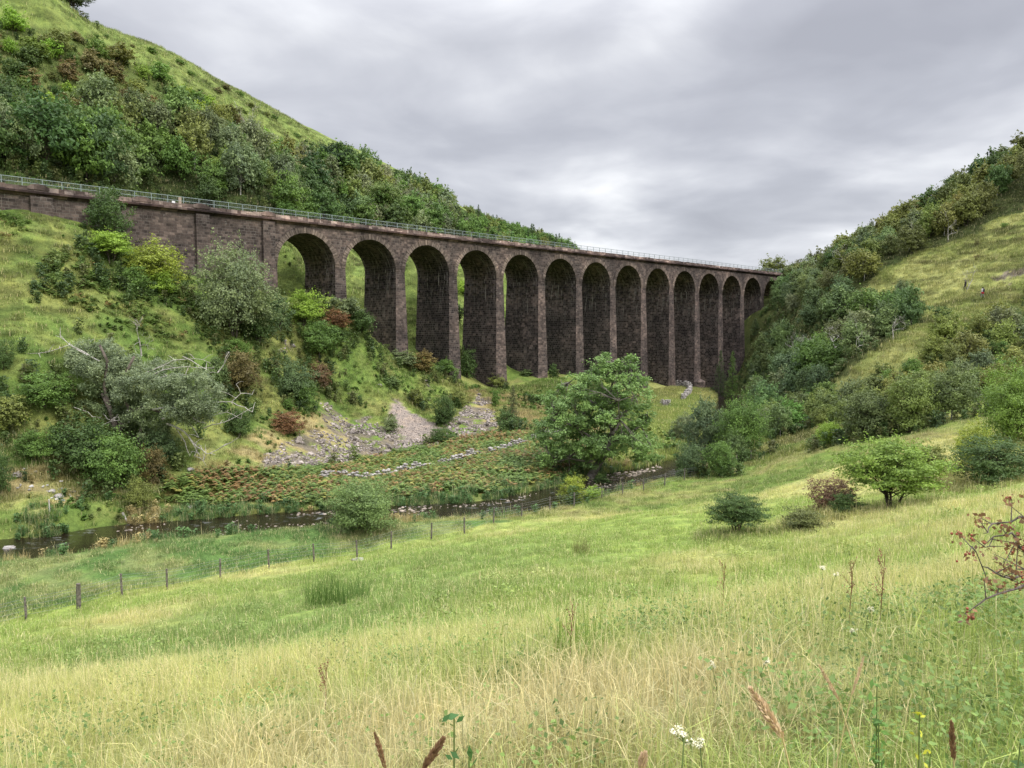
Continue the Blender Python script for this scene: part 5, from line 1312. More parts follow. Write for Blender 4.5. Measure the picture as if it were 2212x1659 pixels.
# middle meadow and everything up to the fence
mid_p = [blades(84, .45, .08, .24, .013, 240 + i, .16, .8, heads=i % 2, droop=.5) for i in range(5)] + [blades(76, .42, .10, .27, .011, 250 + i, .40, .8, heads=2, droop=.5) for i in range(3)] + [herb(90, 260, .30, .035)]
P = []
for y0, y1, dn, s in ((14, 24, 5.0, 5), (24, 40, 3.0, 6), (40, 64, 1.9, 7), (64, 100, 1.2, 8)):
    x, y = strew(y0, y1, dn, s); P.append(np.stack([x, y], 1))
P = np.concatenate(P); x, y = P[:, 0], P[:, 1]; m = (y < RY(x) - 2.5) & (y < 95) | (y < 36); x, y = x[m], y[m]
d, _l = river_dist(x, y); m = d > 3.4; x, y = x[m], y[m]
z = H(x, y); m = in_view(x, y, z, 600); x, y, z = x[m], y[m], z[m]; n = len(x)
tint = gcol(x, y, z) * r.uniform(.8, 1.2, (n, 1)); dryish = tint[:, 0] / tint[:, 1]
pick = r.integers(0, 5, n); pick = np.where((dryish > .86) & (r.random(n) < .7), r.integers(5, 8, n), pick); pick = np.where(r.random(n) < .03, 8, pick)
beyond = y > FY(x)
sc_ = .8 + .45 * fbm(x / 2, y / 2, 93) + beyond * .25 * sst(3, 7, river_dist(x, y)[0]) + .5 * sst(.8, .1, np.abs(y - FY(x)))
scatter_obj('field_grass', np.stack([x, y, z], 1), r.uniform(0, 6.28, n), sc_ * r.uniform(.8, 1.2, n), tint, pick, mid_p, 'meadow grass sloping down to the wire fence and the beck')
# hill grass: tussocks over the far slopes
far_p = [blades(46, .75, .20, .50, .045, 270 + i, .08, .6) for i in range(5)] + [herb(60, 280, .5, .13)]
rr2 = np.random.default_rng(41)
def hill_pts(n, xr, yr):
    return rr2.uniform(*xr, n), rr2.uniform(*yr, n)
P = [hill_pts(30000, (-75, 45), (46, 140)), hill_pts(17000, (-95, 10), (90, 215)), hill_pts(26000, (22, 130), (78, 195))]
x = np.concatenate([p[0] for p in P]); y = np.concatenate([p[1] for p in P])
d, _l = river_dist(x, y); m = (d > 3.2) & ((y > RY(x) + 1) | (y > 78)); x, y = x[m], y[m]
z = H(x, y); u, v = proj(x, y, z); s, t = vst(x, y)
m = in_view(x, y, z, 30) & ~((t > -1) & (t < VW + 1)) & ~mask(u, v, P_SCREE[:2] + P_BRACK) ; x, y, z, u, v = x[m], y[m], z[m], u[m], v[m]; n = len(x)
tint = gcol(x, y, z) * rr2.uniform(.72, 1.25, (n, 1)); pick = rr2.integers(0, 5, n)
hb = (fbm(x / 2.5, y / 2.5, 95) > .58) & (x < 20) & (y < 130); pick = np.where(hb & (rr2.random(n) < .5), 5, pick)
tint = np.where((hb & (rr2.random(n) < .5))[:, None], np.array([.10, .17, .035]) * rr2.uniform(.7, 1.2, (n, 1)), tint)
sc_ = (.55 + .8 * fbm(x / 4, y / 1.6, 94)) * np.where((x < 0) & (y < 120), .72, 1) * rr2.uniform(.7, 1.25, n) * np.where(mask(u, v, P_RUSH), 1.3, 1)
scatter_obj('hill_grass', np.stack([x, y, z], 1), rr2.uniform(0, 6.28, n), sc_, tint, pick, far_p, 'tussocky grass over the valley sides')
# rushes and tall herbs along the water
rush_p = [blades(60, .42, .3, 1.0, .020, 290 + i, .15, .5, heads=1) for i in range(3)] + [herb(110, 295, .8, .07), herb(110, 296, .6, .09)]
tt = rr2.uniform(0, 1, 7800) * (len(RL) - 1); i0 = np.minimum(tt.astype(int), len(RL) - 2); f = (tt - i0)[:, None]
c = RL[i0] * (1 - f) + RL[i0 + 1] * f; dv = RL[i0 + 1] - RL[i0]; nv = np.stack([-dv[:, 1], dv[:, 0]], 1); nv /= np.linalg.norm(nv, axis=1, keepdims=True)
side = np.where(rr2.random(7800) < .62, 1, -1); off = side * (HWR - .1 + np.abs(rr2.normal(size=7800)) * 1.6)
x = c[:, 0] + nv[:, 0] * off; y = c[:, 1] + nv[:, 1] * off
z = H(x, y); d, lv = river_dist(x, y); m = (z > lv - .15) & (d > HWR - .35) & in_view(x, y, z) & (y < 150) & (fbm(x / 3, y / 3, 97) > .36 + .16 * (side < 0))
x, y, z = x[m], y[m], z[m]; n = len(x)
base = np.where((fbm(x / 4, y / 4, 98) > .62)[:, None], np.array([.33, .27, .12]), np.array([.085, .155, .05])); tint = base * rr2.uniform(.7, 1.25, (n, 1))
scatter_obj('riverside_rushes', np.stack([x, y, z], 1), rr2.uniform(0, 6.28, n), rr2.uniform(.3, 1.05, n), tint, rr2.integers(0, 5, n), rush_p, 'rushes and rank herbs crowding the banks of the beck')
# bracken
def frond_plant(seed):
    r = np.random.default_rng(seed); Vs = []; T = []
    for k in range(7):
        a = r.uniform(0, 6.28); Lf = r.uniform(.55, .95); up = r.uniform(.35, .75); tw = r.uniform(0, 1)
        for j in range(9):
            q = .2 + .8 * j / 9; rad = Lf * q * .8; zz = up * math.sin(min(1.5, q * 1.9)) * 1.0 - .12 * q; wd = .34 * Lf * (1.08 - q) + .02
            c0 = np.array([math.cos(a) * rad, math.sin(a) * rad, zz]); fw = np.array([math.cos(a), math.sin(a), .1 - .6 * q]); sd = np.array([-math.sin(a), math.cos(a), -.15])
            for sgn in (-1, 1):
                s2 = sd * np.array([sgn, sgn, 1]); tip = c0 + s2 * wd + fw * wd * .35
                b0 = c0 - fw * .03 * Lf; b1 = c0 + fw * .055 * Lf
                Vs += [b0, (b0 + tip) / 2 - fw * .03, tip, (b1 + tip) / 2 + fw * .02]; T += [tw] * 4
    V = np.array(Vs); T = np.array(T)
    return mesh_np('bracken_frond', V, np.arange(len(V)).reshape(-1, 4), M['grass'], False, {'blade': ('FLOAT_COLOR', np.stack([T, np.zeros(len(T)), np.zeros(len(T))], 1))})
fr_p = [frond_plant(300 + i) for i in range(6)]
x, y = hill_pts(90000, (-48, 22), (60, 112)); z = H(x, y); u, v = proj(x, y, z); d, _l = river_dist(x, y)
ju = (fbm(x / 3, y / 3, 31) - .5) * 40; jv = (fbm(x / 3, y / 3, 37) - .5) * 26
mm = mask(u + ju, v + jv, P_BRACK) & (d > 3.6) & (y > RY(x) + 2)
xb = x[mm][:7600]; yb = y[mm][:7600]
# a scatter of bracken on the upper left slope too
x2, y2 = hill_pts(9000, (-70, -15), (55, 108)); z2 = H(x2, y2); u2, v2 = proj(x2, y2, z2); m2 = (mask(u2, v2, [[(0,460),(260,540),(420,640),(560,700),(520,800),(300,720),(60,620),(0,600)]]) & (fbm(x2 / 4, y2 / 4, 99) > .50) & (vst(x2, y2)[1] < -1.2))
xb = np.concatenate([xb, x2[m2][:1300]]); yb = np.concatenate([yb, y2[m2][:1300]]); zb_ = H(xb, yb); n = len(xb)
ub, vb = proj(xb, yb, zb_); patch = fbm(xb / 3.2, yb / 3.2, 101); q = rr2.random(n)
green = np.array([.135, .20, .05]); yel = np.array([.25, .245, .065]); brn = np.array([.26, .165, .07]); dk = np.array([.13, .20, .045])
lowz = (vb < 800)
tint = np.where((q < .58)[:, None], green, np.where((q < .86)[:, None], yel, brn)); tint = np.where(((patch > .61) & (q > .55))[:, None], brn, tint); tint = np.where((patch < .40)[:, None], green, tint)
tint = np.where((lowz & (q < .93))[:, None], dk, tint) * rr2.uniform(.75, 1.25, (n, 1))
scatter_obj('bracken', np.stack([xb, yb, zb_], 1), rr2.uniform(0, 6.28, n), rr2.uniform(.7, 1.2, n), tint, rr2.integers(0, 6, n), fr_p, 'bracken turning from green to rust on the flat beyond the beck')
# brambles, nettles and young growth tying the bushes together
und_p = [herb(150, 285 + i, .9, .075) for i in range(4)]
hx = []; 
for (px_, py_, pr_) in HAND:
    if py_ < 62 or (px_ > 50 and py_ > 95) or pr_ < 1.05: continue
    m_ = int(3 + 7 * min(pr_, 4)); aa = rr2.uniform(0, 6.28, m_); qq = pr_ * rr2.uniform(.55, 1.35, m_); hx.append(np.stack([px_ + np.cos(aa) * qq, py_ + np.sin(aa) * qq], 1))
xa, ya = hill_pts(9000, (-75, 0), (52, 112)); za = H(xa, ya); ma = (fbm(xa / 4.5, ya / 4.5, 111) > .63) & (river_dist(xa, ya)[0] > 5) & (ya > RY(xa) + 3); hx.append(np.stack([xa[ma], ya[ma]], 1)[:620])
xa, ya = hill_pts(16000, (30, 120), (62, 200)); za = H(xa, ya); ua, va = proj(xa, ya, za); ma = (inpoly(ua, va, P_SHRUBR) | inpoly(ua, va, P_WOODR2)) & (fbm(xa / 3, ya / 3, 113) > .44); hx.append(np.stack([xa[ma], ya[ma]], 1)[:2600])
xa, ya = hill_pts(12000, (-110, 0), (95, 260)); za = H(xa, ya); ua, va = proj(xa, ya, za); ma = (inpoly(ua, va, P_SHRUBL) | inpoly(ua, va, P_WOODL)) & (vst(xa, ya)[1] > VW + 2); hx.append(np.stack([xa[ma], ya[ma]], 1)[:3600])
hx = np.concatenate(hx); x, y = hx[:, 0], hx[:, 1]; z = H(x, y); u, v = proj(x, y, z); s_, t_ = vst(x, y)
m = in_view(x, y, z) & (river_dist(x, y)[0] > 3.2) & ~mask(u, v, P_SCREE[:2] + P_BRACK + P_DRY[:1]) & ~((t_ > -.9) & (t_ < VW + .9)); x, y, z = x[m], y[m], z[m]; n = len(x)
pal = np.array([[.075, .12, .035], [.10, .145, .045], [.06, .095, .035], [.11, .12, .045], [.13, .165, .05]])
scatter_obj('undergrowth', np.stack([x, y, z - .05], 1), rr2.uniform(0, 6.28, n), rr2.uniform(.7, 1.9, n), pal[rr2.integers(0, 5, n)] * rr2.uniform(.8, 1.25, (n, 1)), rr2.integers(0, 4, n), und_p, 'brambles and young growth between the bushes and trees')
# long ungrazed grass round the feet of the hawthorns and other bushes of the meadow
gx = []
for (px_, py_, pr_) in HAND:
    if py_ > 62: continue
    m_ = int(26 + 24 * min(pr_, 3)); aa = rr2.uniform(0, 6.28, m_); qq = pr_ * np.sqrt(rr2.uniform(.02, 1.0, m_)); gx.append(np.stack([px_ + np.cos(aa) * qq, py_ + np.sin(aa) * qq], 1))
gx = np.concatenate(gx); x, y = gx[:, 0], gx[:, 1]; z = H(x, y); n = len(x)
scatter_obj('long_grass', np.stack([x, y, z], 1), rr2.uniform(0, 6.28, n), rr2.uniform(1.1, 2.1, n), gcol(x, y, z) * rr2.uniform(.6, 1.05, (n, 1)), rr2.integers(0, 8, n), mid_p[:8], 'longer grass round the feet of the meadow bushes')
# loose stones
def rock_mesh(seed, mat, sub=1, flat=.65, nm='stone'):
    r = np.random.default_rng(seed)
    import bmesh
    bm = bmesh.new(); bmesh.ops.create_icosphere(bm, subdivisions=sub, radius=.5)
    for v_ in bm.verts:
        c_ = np.array(v_.co); c_ = c_ * r.uniform(.72, 1.2); v_.co = (c_[0] * 1.2, c_[1] * .9, c_[2] * flat)
    pl = unit(r.normal(size=(5, 3)))
    for p_ in pl:                                      # flat broken faces
        for v_ in bm.verts:
            dd = float(np.dot(np.array(v_.co), p_)); lim = .33
            if dd > lim: v_.co = tuple(np.array(v_.co) - p_ * (dd - lim))
    me = bpy.data.meshes.new(nm); bm.to_mesh(me); bm.free(); me.materials.append(mat); return me
M['loose'] = None
def mat_loose():
    m, nt, b, out = newmat('loose_stone'); ti = N(nt, 'ShaderNodeAttribute', attribute_name='gtint'); ti.attribute_type = 'INSTANCER'
    geo = N(nt, 'ShaderNodeNewGeometry'); n_ = noise(nt, geo.outputs['Position'], 3, 4)
    nt.links.new(mixc(nt, ti.outputs['Color'], ramp(nt, n_, [(.3, g3(.7)), (.7, g3(1.3))]), 1.0, 'MULTIPLY'), b.inputs['Base Color']); return m
M['loose'] = mat_loose()
st_p = [rock_mesh(320 + i, M['loose']) for i in range(6)]
x, y = hill_pts(60000, (-45, 25), (66, 135)); z = H(x, y); u, v = proj(x, y, z)
mm = mask(u + (fbm(x / 3, y / 3, 31) - .5) * 46, v + (fbm(x / 3, y / 3, 37) - .5) * 30, P_SCREE) & (y > RY(x) + 3)
finep = mask(u, v, P_FINE); keep = mm & (finep | (fbm(x / 2.2, y / 2.2, 55) > .42)); x, y, z, finep = x[keep], y[keep], z[keep], finep[keep]; n = len(x)
sz = np.where(finep, rr2.uniform(.08, .2, n), rr2.uniform(.12, .42, n) * (1 + (rr2.random(n) < .07) * 1.0))
tint = np.array([.25, .215, .19]) * rr2.uniform(.40, 1.35, (n, 1)) * np.where(rr2.random((n, 1)) < .06, 1.5, 1)
pat_x, pat_y = hill_pts(900, (-48, -22), (46, 62)); pz = H(pat_x, pat_y); pu, pv = proj(pat_x, pat_y, pz)
pm_ = mask(pu, pv, [[(5,1015),(60,1005),(150,1045),(185,1085),(120,1085),(20,1060)]]); pk = np.where(pm_)[0][:160]
x = np.concatenate([x, pat_x[pk]]); y = np.concatenate([y, pat_y[pk]]); z = np.concatenate([z, pz[pk]]); k_ = len(pk)
sz = np.concatenate([sz, rr2.uniform(.1, .42, k_)]); tint = np.vstack([tint, np.array([.42, .40, .38]) * rr2.uniform(.5, 1.4, (k_, 1))]); n = len(x)
scatter_obj('scree', np.stack([x, y, z + sz * .12], 1), rr2.uniform(0, 6.28, n), sz, tint, rr2.integers(0, 6, n), st_p, 'loose broken stone spilling down the bank below the viaduct', tilt=rr2.normal(size=(n, 2)) * .4)
# pebbles and cobbles at the edge of the beck
tt = rr2.uniform(0, 1, 5200) * (len(RL) - 1) * .62; i0 = np.minimum(tt.astype(int), len(RL) - 2); f = (tt - i0)[:, None]
c = RL[i0] * (1 - f) + RL[i0 + 1] * f; dv = RL[i0 + 1] - RL[i0]; nv = np.stack([-dv[:, 1], dv[:, 0]], 1); nv /= np.linalg.norm(nv, axis=1, keepdims=True)
off = (rr2.random(5200) * 2 - 1) * (HWR + .3); x = c[:, 0] + nv[:, 0] * off; y = c[:, 1] + nv[:, 1] * off; z = H(x, y)
g = fbm(x / 4, y / 4, 103); keep = ((np.abs(off) > HWR - .9) & (g > .50)) | (g > .64); u, v = proj(x, y, z)
barp = mask(u, v, [[(560,1075),(680,1080),(720,1120),(560,1125)], [(845,1095),(930,1095),(930,1115),(840,1115)], [(1290,1000),(1420,985),(1430,1020),(1330,1045),(1270,1050)]]); keep |= barp & (rr2.random(len(x)) < .9)
x, y, z = x[keep], y[keep], z[keep]; n = len(x); sz = rr2.uniform(.10, .42, n) * np.where(barp[keep], 1.15, .9); lv = river_dist(x, y)[1]; z = np.maximum(z, lv - .10)
scatter_obj('river_stones', np.stack([x, y, z + sz * .1], 1), rr2.uniform(0, 6.28, n), sz, np.array([.21, .175, .14]) * rr2.uniform(.35, 1.55, (n, 1)), rr2.integers(0, 6, n), st_p, 'wet and pale cobbles lining the beck')

# ------------------------------------------------------------------ individual boulders and driftwood
rk = [rock_mesh(340 + i, M['rock'], 2, .7, 'boulder') for i in range(5)]
def boulder(label, u, v, size, var=0, Y=None, dz=0):
    p = hit(u, v) if Y is None else np.array([at(u, v, Y)[0], Y, 0.0]); p[2] = float(H(p[0], p[1])) + dz
    o = link('boulder', rk[var % 5], None, p); o.scale = (size, size * .9, size * .8); o.rotation_euler = (random.uniform(-.2, .2), random.uniform(-.2, .2), random.uniform(0, 6)); return tag(o, label, 'boulder')
boulder('pale slab of rock leaning by the fence post under the round willow bush', 775, 1208, .75, 1, 44.5)
boulder('white boulder at the upper left of the pale-stone patch', 40, 1025, 1.0, 0)
boulder('white boulder in the middle of the pale-stone patch', 112, 1062, .7, 2)
boulder('pale boulder low in the pale-stone patch above the beck', 125, 1075, .85, 3)
boulder('flat pale rock on the grass below the broken willow', 742, 1008, .8, 1) if False else boulder('flat pale rock lying on dry grass below the broken willow limbs', 412, 1018, .8, 1)
boulder('grey rock where the bracken meets the dry grass', 405, 1040, .75, 4)
boulder('pale rock at the water edge left of the stony bar', 413, 1098, .6, 2)
boulder('white-topped rock standing in the water by the rushes', 448, 1142, .8, 0, None, .1)
boulder('dark rock at the left frame edge in the beck', 22, 1195, 1.3, 3, None, .15)
boulder('light rock in the beck below the stony bank beside the bracken', 875, 1103, .55, 4, None, .1)
boulder('white rock lying among the bracken next to the tumbled wall', 690, 1086, .7, 2)
boulder('white rock on the grass terrace above the left fan of scree', 820, 835, .6, 1)
boulder('pale block left of the third pier on the slope', 632, 745, .7, 3)
def tube_thing(name, label, cat, paths, mat, group=None):
    mb = MB()
    for pl, r0, r1 in paths: mb.tube(pl, np.linspace(r0, r1, len(pl)), 7)
    me = mb.mesh(name, mat, True); return tag(link(name, me), label, cat, group)
def QP(u, v, Y): return tuple(at(u, v, Y))
def drift():
    c = hit(262, 1132); Y = c[1] + .3
    t = thing('driftwood', 'bleached driftwood branches caught at the far edge of the beck', 'driftwood', (0, 0, 0))
    for nm, pl, r0 in (('branch', [QP(218,1135,Y), QP(245,1132,Y+.2), QP(265,1127,Y+.3), QP(300,1124,Y+.4), QP(340,1116,Y+.6)], .11), ('branch', [QP(265,1108,Y+.4), QP(272,1122,Y+.1), QP(284,1138,Y-.2)], .10), ('branch', [QP(300,1124,Y+.4), QP(320,1112,Y+.8), QP(342,1110,Y+1)], .07), ('branch', [QP(245,1132,Y), QP(262,1120,Y)], .05)):
        mb = MB(); mb.tube(pl, np.linspace(r0, r0 * .4, len(pl)), 7); mb.obj(nm, M['deadwood'], t, True)
drift()
p = hit(107, 1115); tag(link('stake', None), 'x') if False else None
mb = MB(); mb.tube([(0, 0, -.1), (.02, 0, .5), (0, .02, 1.2)], [.05, .045, .04], 7); tag(link('snag_post', mb.mesh('snag_post', M['deadwood'], True), None, p), 'pale upright stick standing on the left bank above the beck', 'stick')

# ------------------------------------------------------------------ tumbled dry stone walls
def stone_wall(name, label, path, h, wid, gaps, seed, course=.3):
    r = random.Random(seed); pts = [hit(u, v) if Y is None else np.array([at(u, v, Y)[0], Y, 0]) for u, v, Y in path]
    V = []; F = []; T = []
    o0 = pts[0]
    for a, b in zip(pts[:-1], pts[1:]):
        Lg = float(np.hypot(*(b - a)[:2])); d = (b - a)[:2] / Lg; n_ = np.array([-d[1], d[0]]); s = 0
        while s < Lg:
            q = s / Lg; g = any(g0 < (a[0] + (b[0] - a[0]) * q) < g1 for g0, g1 in gaps)
            hh = h * r.uniform(.55, 1.2) * (.35 if g else 1); z = 0
            while z < hh:
                for side in (-1, 1):
                    ln = r.uniform(.22, .5); th = course * r.uniform(.6, 1.2); px_, py_ = (a + (b - a) * q)[:2] + n_ * side * wid * .25 * (1 - .4 * z / max(h, .1)) + np.array([r.gauss(0, .06), r.gauss(0, .06)])
                    zg = float(H(px_, py_)) + z; me = rocks_src[r.randrange(len(rocks_src))]
                    ang = math.atan2(d[1], d[0]) + r.gauss(0, .35); ca, sa = math.cos(ang), math.sin(ang)
                    vv = me[0] * np.array([ln, wid * .55 * r.uniform(.8, 1.2), th]); vv = np.stack([vv[:, 0] * ca - vv[:, 1] * sa, vv[:, 0] * sa + vv[:, 1] * ca, vv[:, 2]], 1) + np.array([px_ - o0[0], py_ - o0[1], zg + th * .4 - o0[2]])
                    F.append(me[1] + sum(len(k) for k in V) if False else me[1] + stone_wall.off); stone_wall.off += len(vv); V.append(vv)
                z += course * .75
            s += r.uniform(.25, .42)
    me = mesh_np(name, np.concatenate(V), np.concatenate(F), M['rock']); stone_wall.off = 0
    o = link(name, me, None, o0); return tag(o, label, 'stone wall')
stone_wall.off = 0
def tri_src(seed):
    me = rock_mesh(seed, M['rock'], 1, .8); V = np.array([v_.co[:] for v_ in me.vertices]); F = np.array([list(p_.vertices) for p_ in me.polygons]); bpy.data.meshes.remove(me); return V * 1.15, F
rocks_src = [tri_src(360 + i) for i in range(6)]
stone_wall('drystone_wall', 'long tumbled grey stone wall running through the bracken towards the big ash', [(698,1076,68.5),(720,1052,71.5),(790,1042,None),(900,1020,None),(1010,995,None),(1110,970,None),(1200,946,None),(1280,920,None),(1345,904,None)], .80, .62, [(-8.0, -7.2), (-3.4, -2.4), (1.6, 2.4)], 3)
stone_wall('drystone_wall', 'short crooked stone wall beside the foot of the tenth pier', [(1450,833,None),(1478,836,None),(1492,843,None),(1488,855,None),(1474,866,None)], 1.3, .8, [], 4)
stone_wall('drystone_wall', 'broken stump of stone wall on the rough grass beyond the ash', [(1430,880,None),(1445,877,None)], 1.2, .9, [], 5)

# ------------------------------------------------------------------ post and wire fence
fe = thing('wire_fence', 'grey wooden post and wire mesh fence along the bottom of the meadow', 'fence', (0, 0, 0))
fp = [(-40,1362,33.5),(57,1336,35),(170,1310,36.5),(264,1296,38),(361,1275,39.6),(476,1250,41.7),(581,1225,43.7),(679,1212,45),(772,1206,45.8),(845,1186,48),(932,1174,49.8),(1003,1160,51.5),(1066,1143,54),(1126,1128,56),(1188,1110,58.8),(1240,1100,60.2),(1300,1084,63),(1345,1076,64.5),(1390,1068,66),(1435,1058,68.5),(1478,1046,71.5),(1518,1036,73.5),(1555,1026,76),(1592,1006,80),(1622,998,81.5),(1632,990,85),(1640,975,90)]
fpos = []
for i, (u, v, Y) in enumerate(fp):
    q = at(u, v, Y); zz = float(H(q[0], q[1])); fpos.append((q[0], q[1], zz))
for i, (px_, py_, zz) in enumerate(fpos):
    hh = 1.12 if i != 2 else 1.25; rad = .056 if i != 2 else .11
    mb = MB(); lx, ly = random.gauss(0, .03), random.gauss(0, .03)
    mb.tube([(0, 0, -.3), (lx * .5, ly * .5, hh * .5), (lx, ly, hh)], [rad, rad * .97, rad * .92], 8)
    mb.obj('post', M['post'], fe).location = (px_, py_, zz)
mb = MB(); mb.tube([(0, 0, -.2), (.42, .1, .95)], [.05, .045], 7); mb.obj('strut', M['deadwood'], fe).location = (fpos[23][0] - .5, fpos[23][1] - .2, fpos[23][2])
for zz in (.28, .5, .72, .92, 1.06):
    mb = MB(); pl = []
    for a, b in zip(fpos[:-1], fpos[1:]):
        for q in (0, .5): pl.append((a[0] + (b[0] - a[0]) * q, a[1] + (b[1] - a[1]) * q, a[2] + (b[2] - a[2]) * q + zz - (.03 if q else 0)))
    pl.append((fpos[-1][0], fpos[-1][1], fpos[-1][2] + zz)); mb.tube(pl, [.006] * len(pl), 4, False); mb.obj('wire', M['wire'], fe)

# ------------------------------------------------------------------ the two walkers on the right-hand hill
def person(label, p, face, top, trouser, hair, extra, walk=.16):
    t = thing('person', label, 'person', p, rz=face)
    J = [((0, 0, .95), .135), ((0, 0, 1.12), .125), ((0, 0, 1.30), .15), ((0, 0, 1.42), .12), ((0, .0, 1.50), .055), ((0, .02, 1.60), .085), ((0, .02, 1.70), .08),     # 0-6 pelvis..head
         ((-.10, 0, .88), .09), ((-.10, walk, .50), .062), ((-.10, walk * .6 - .05, .08), .042), ((-.10, walk * .6 + .13, .03), .035),
         ((.10, 0, .88), .09), ((.10, -walk * .4, .48), .062), ((.10, -walk - .08, .10), .042), ((.10, -walk + .08, .03), .035),
         ((-.18, 0, 1.40), .06), ((-.25, -.06, 1.14), .045), ((-.24, .06, .92), .036), ((-.24, .10, .84), .03), ((.18, 0, 1.40), .06), ((.25, -.02, 1.14), .045), ((.24, .12, .93), .036), ((.24, .17, .86), .03)]
    Eg = [(0, 1), (1, 2), (2, 3), (3, 4), (4, 5), (5, 6), (0, 7), (7, 8), (8, 9), (9, 10), (0, 11), (11, 12), (12, 13), (13, 14), (3, 15), (15, 16), (16, 17), (17, 18), (3, 19), (19, 20), (20, 21), (21, 22)]
    me = bpy.data.meshes.new('skeleton'); me.from_pydata([j[0] for j in J], Eg, [])
    o = bpy.data.objects.new('tmp', me); COL.objects.link(o); md = o.modifiers.new('s', 'SKIN'); sub = o.modifiers.new('b', 'SUBSURF'); sub.levels = 2
    for i, (c_, r_) in enumerate(J): me.skin_vertices[0].data[i].radius = (r_, r_)
    me.skin_vertices[0].data[0].use_root = True
    dg = bpy.context.evaluated_depsgraph_get(); bm_ = bpy.data.meshes.new_from_object(o.evaluated_get(dg)); bpy.data.objects.remove(o)
    bm_.materials.clear()
    skin = mat_flat('skin', (.45, .27, .2), .6, 0, .05); boots = mat_flat('boots', (.05, .04, .035), .7, 0, .1)
    for m_ in (top, trouser, skin, boots): bm_.materials.append(m_)
    for f_ in bm_.polygons:
        z_ = f_.center.z; f_.material_index = 2 if z_ > 1.49 or (abs(f_.center.x) > .2 and z_ < .93) else (0 if z_ > .93 else (3 if z_ < .1 else 1)); f_.use_smooth = True
    link('body', bm_, t)
    mb = MB(); hz_ = [(0, -.03, 1.52, .07), (0, -.025, 1.60, .098), (0, 0, 1.70, .097), (0, .0, 1.775, .05)]
    mb.tube([(a, b, c_) for a, b, c_, _ in hz_], [q[3] for q in hz_], 12); mb.obj('hair', hair, t, True)
    if extra:
        mb = MB(); mb.tube([(0, 0, 1.00), (0, -.01, .92), (0, -.01, .78), (0, 0, .70)], [.17, .19, .2, .17], 12); mb.obj('tied_jacket', extra, t, True)
    return t
pw = hit(2122, 646); dk_hair = mat_flat('dark_hair', (.02, .016, .014), .5, 0, .1)
person('walker with dark hair, pale top, red garment round the waist and grey trousers', pw, .35, mat_flat('pale_top', (.55, .54, .55), .8, 0, .05), mat_flat('grey_trousers', (.24, .24, .27), .8, 0, .08), dk_hair, mat_flat('red_cloth', (.42, .03, .05), .8, 0, .1))
fx = Vector((math.cos(.35 + math.pi / 2), math.sin(.35 + math.pi / 2), 0))
mb = MB(); mb.tube([(0, 0, 0), (0, -.02, .08), (0, -.03, .30), (0, 0, .46), (0, .02, .5)], [.10, .13, .135, .11, .04], 10)
ruck = tag(mb.obj('rucksack', mat_flat('dark_fabric', (.03, .028, .035), .8, 0, .1), None, True), 'small dark rucksack on the back of the walker with the red garment', 'rucksack'); ruck.location = (pw[0] - fx.x * .20, pw[1] - fx.y * .20, pw[2] + 1.02); ruck.rotation_euler = (0, 0, .35)
dkc = mat_flat('dark_coat', (.03, .025, .03), .8, 0, .1)
person('second walker all in dark clothes half hidden behind the bleached dead tree', hit(2085, 628, 100), .5, dkc, mat_flat('dark_trousers', (.035, .035, .045), .8, 0, .1), dk_hair, None)

# ------------------------------------------------------------------ plants standing out in the foreground
def ground_at(u, v): return hit(u, v, .8)
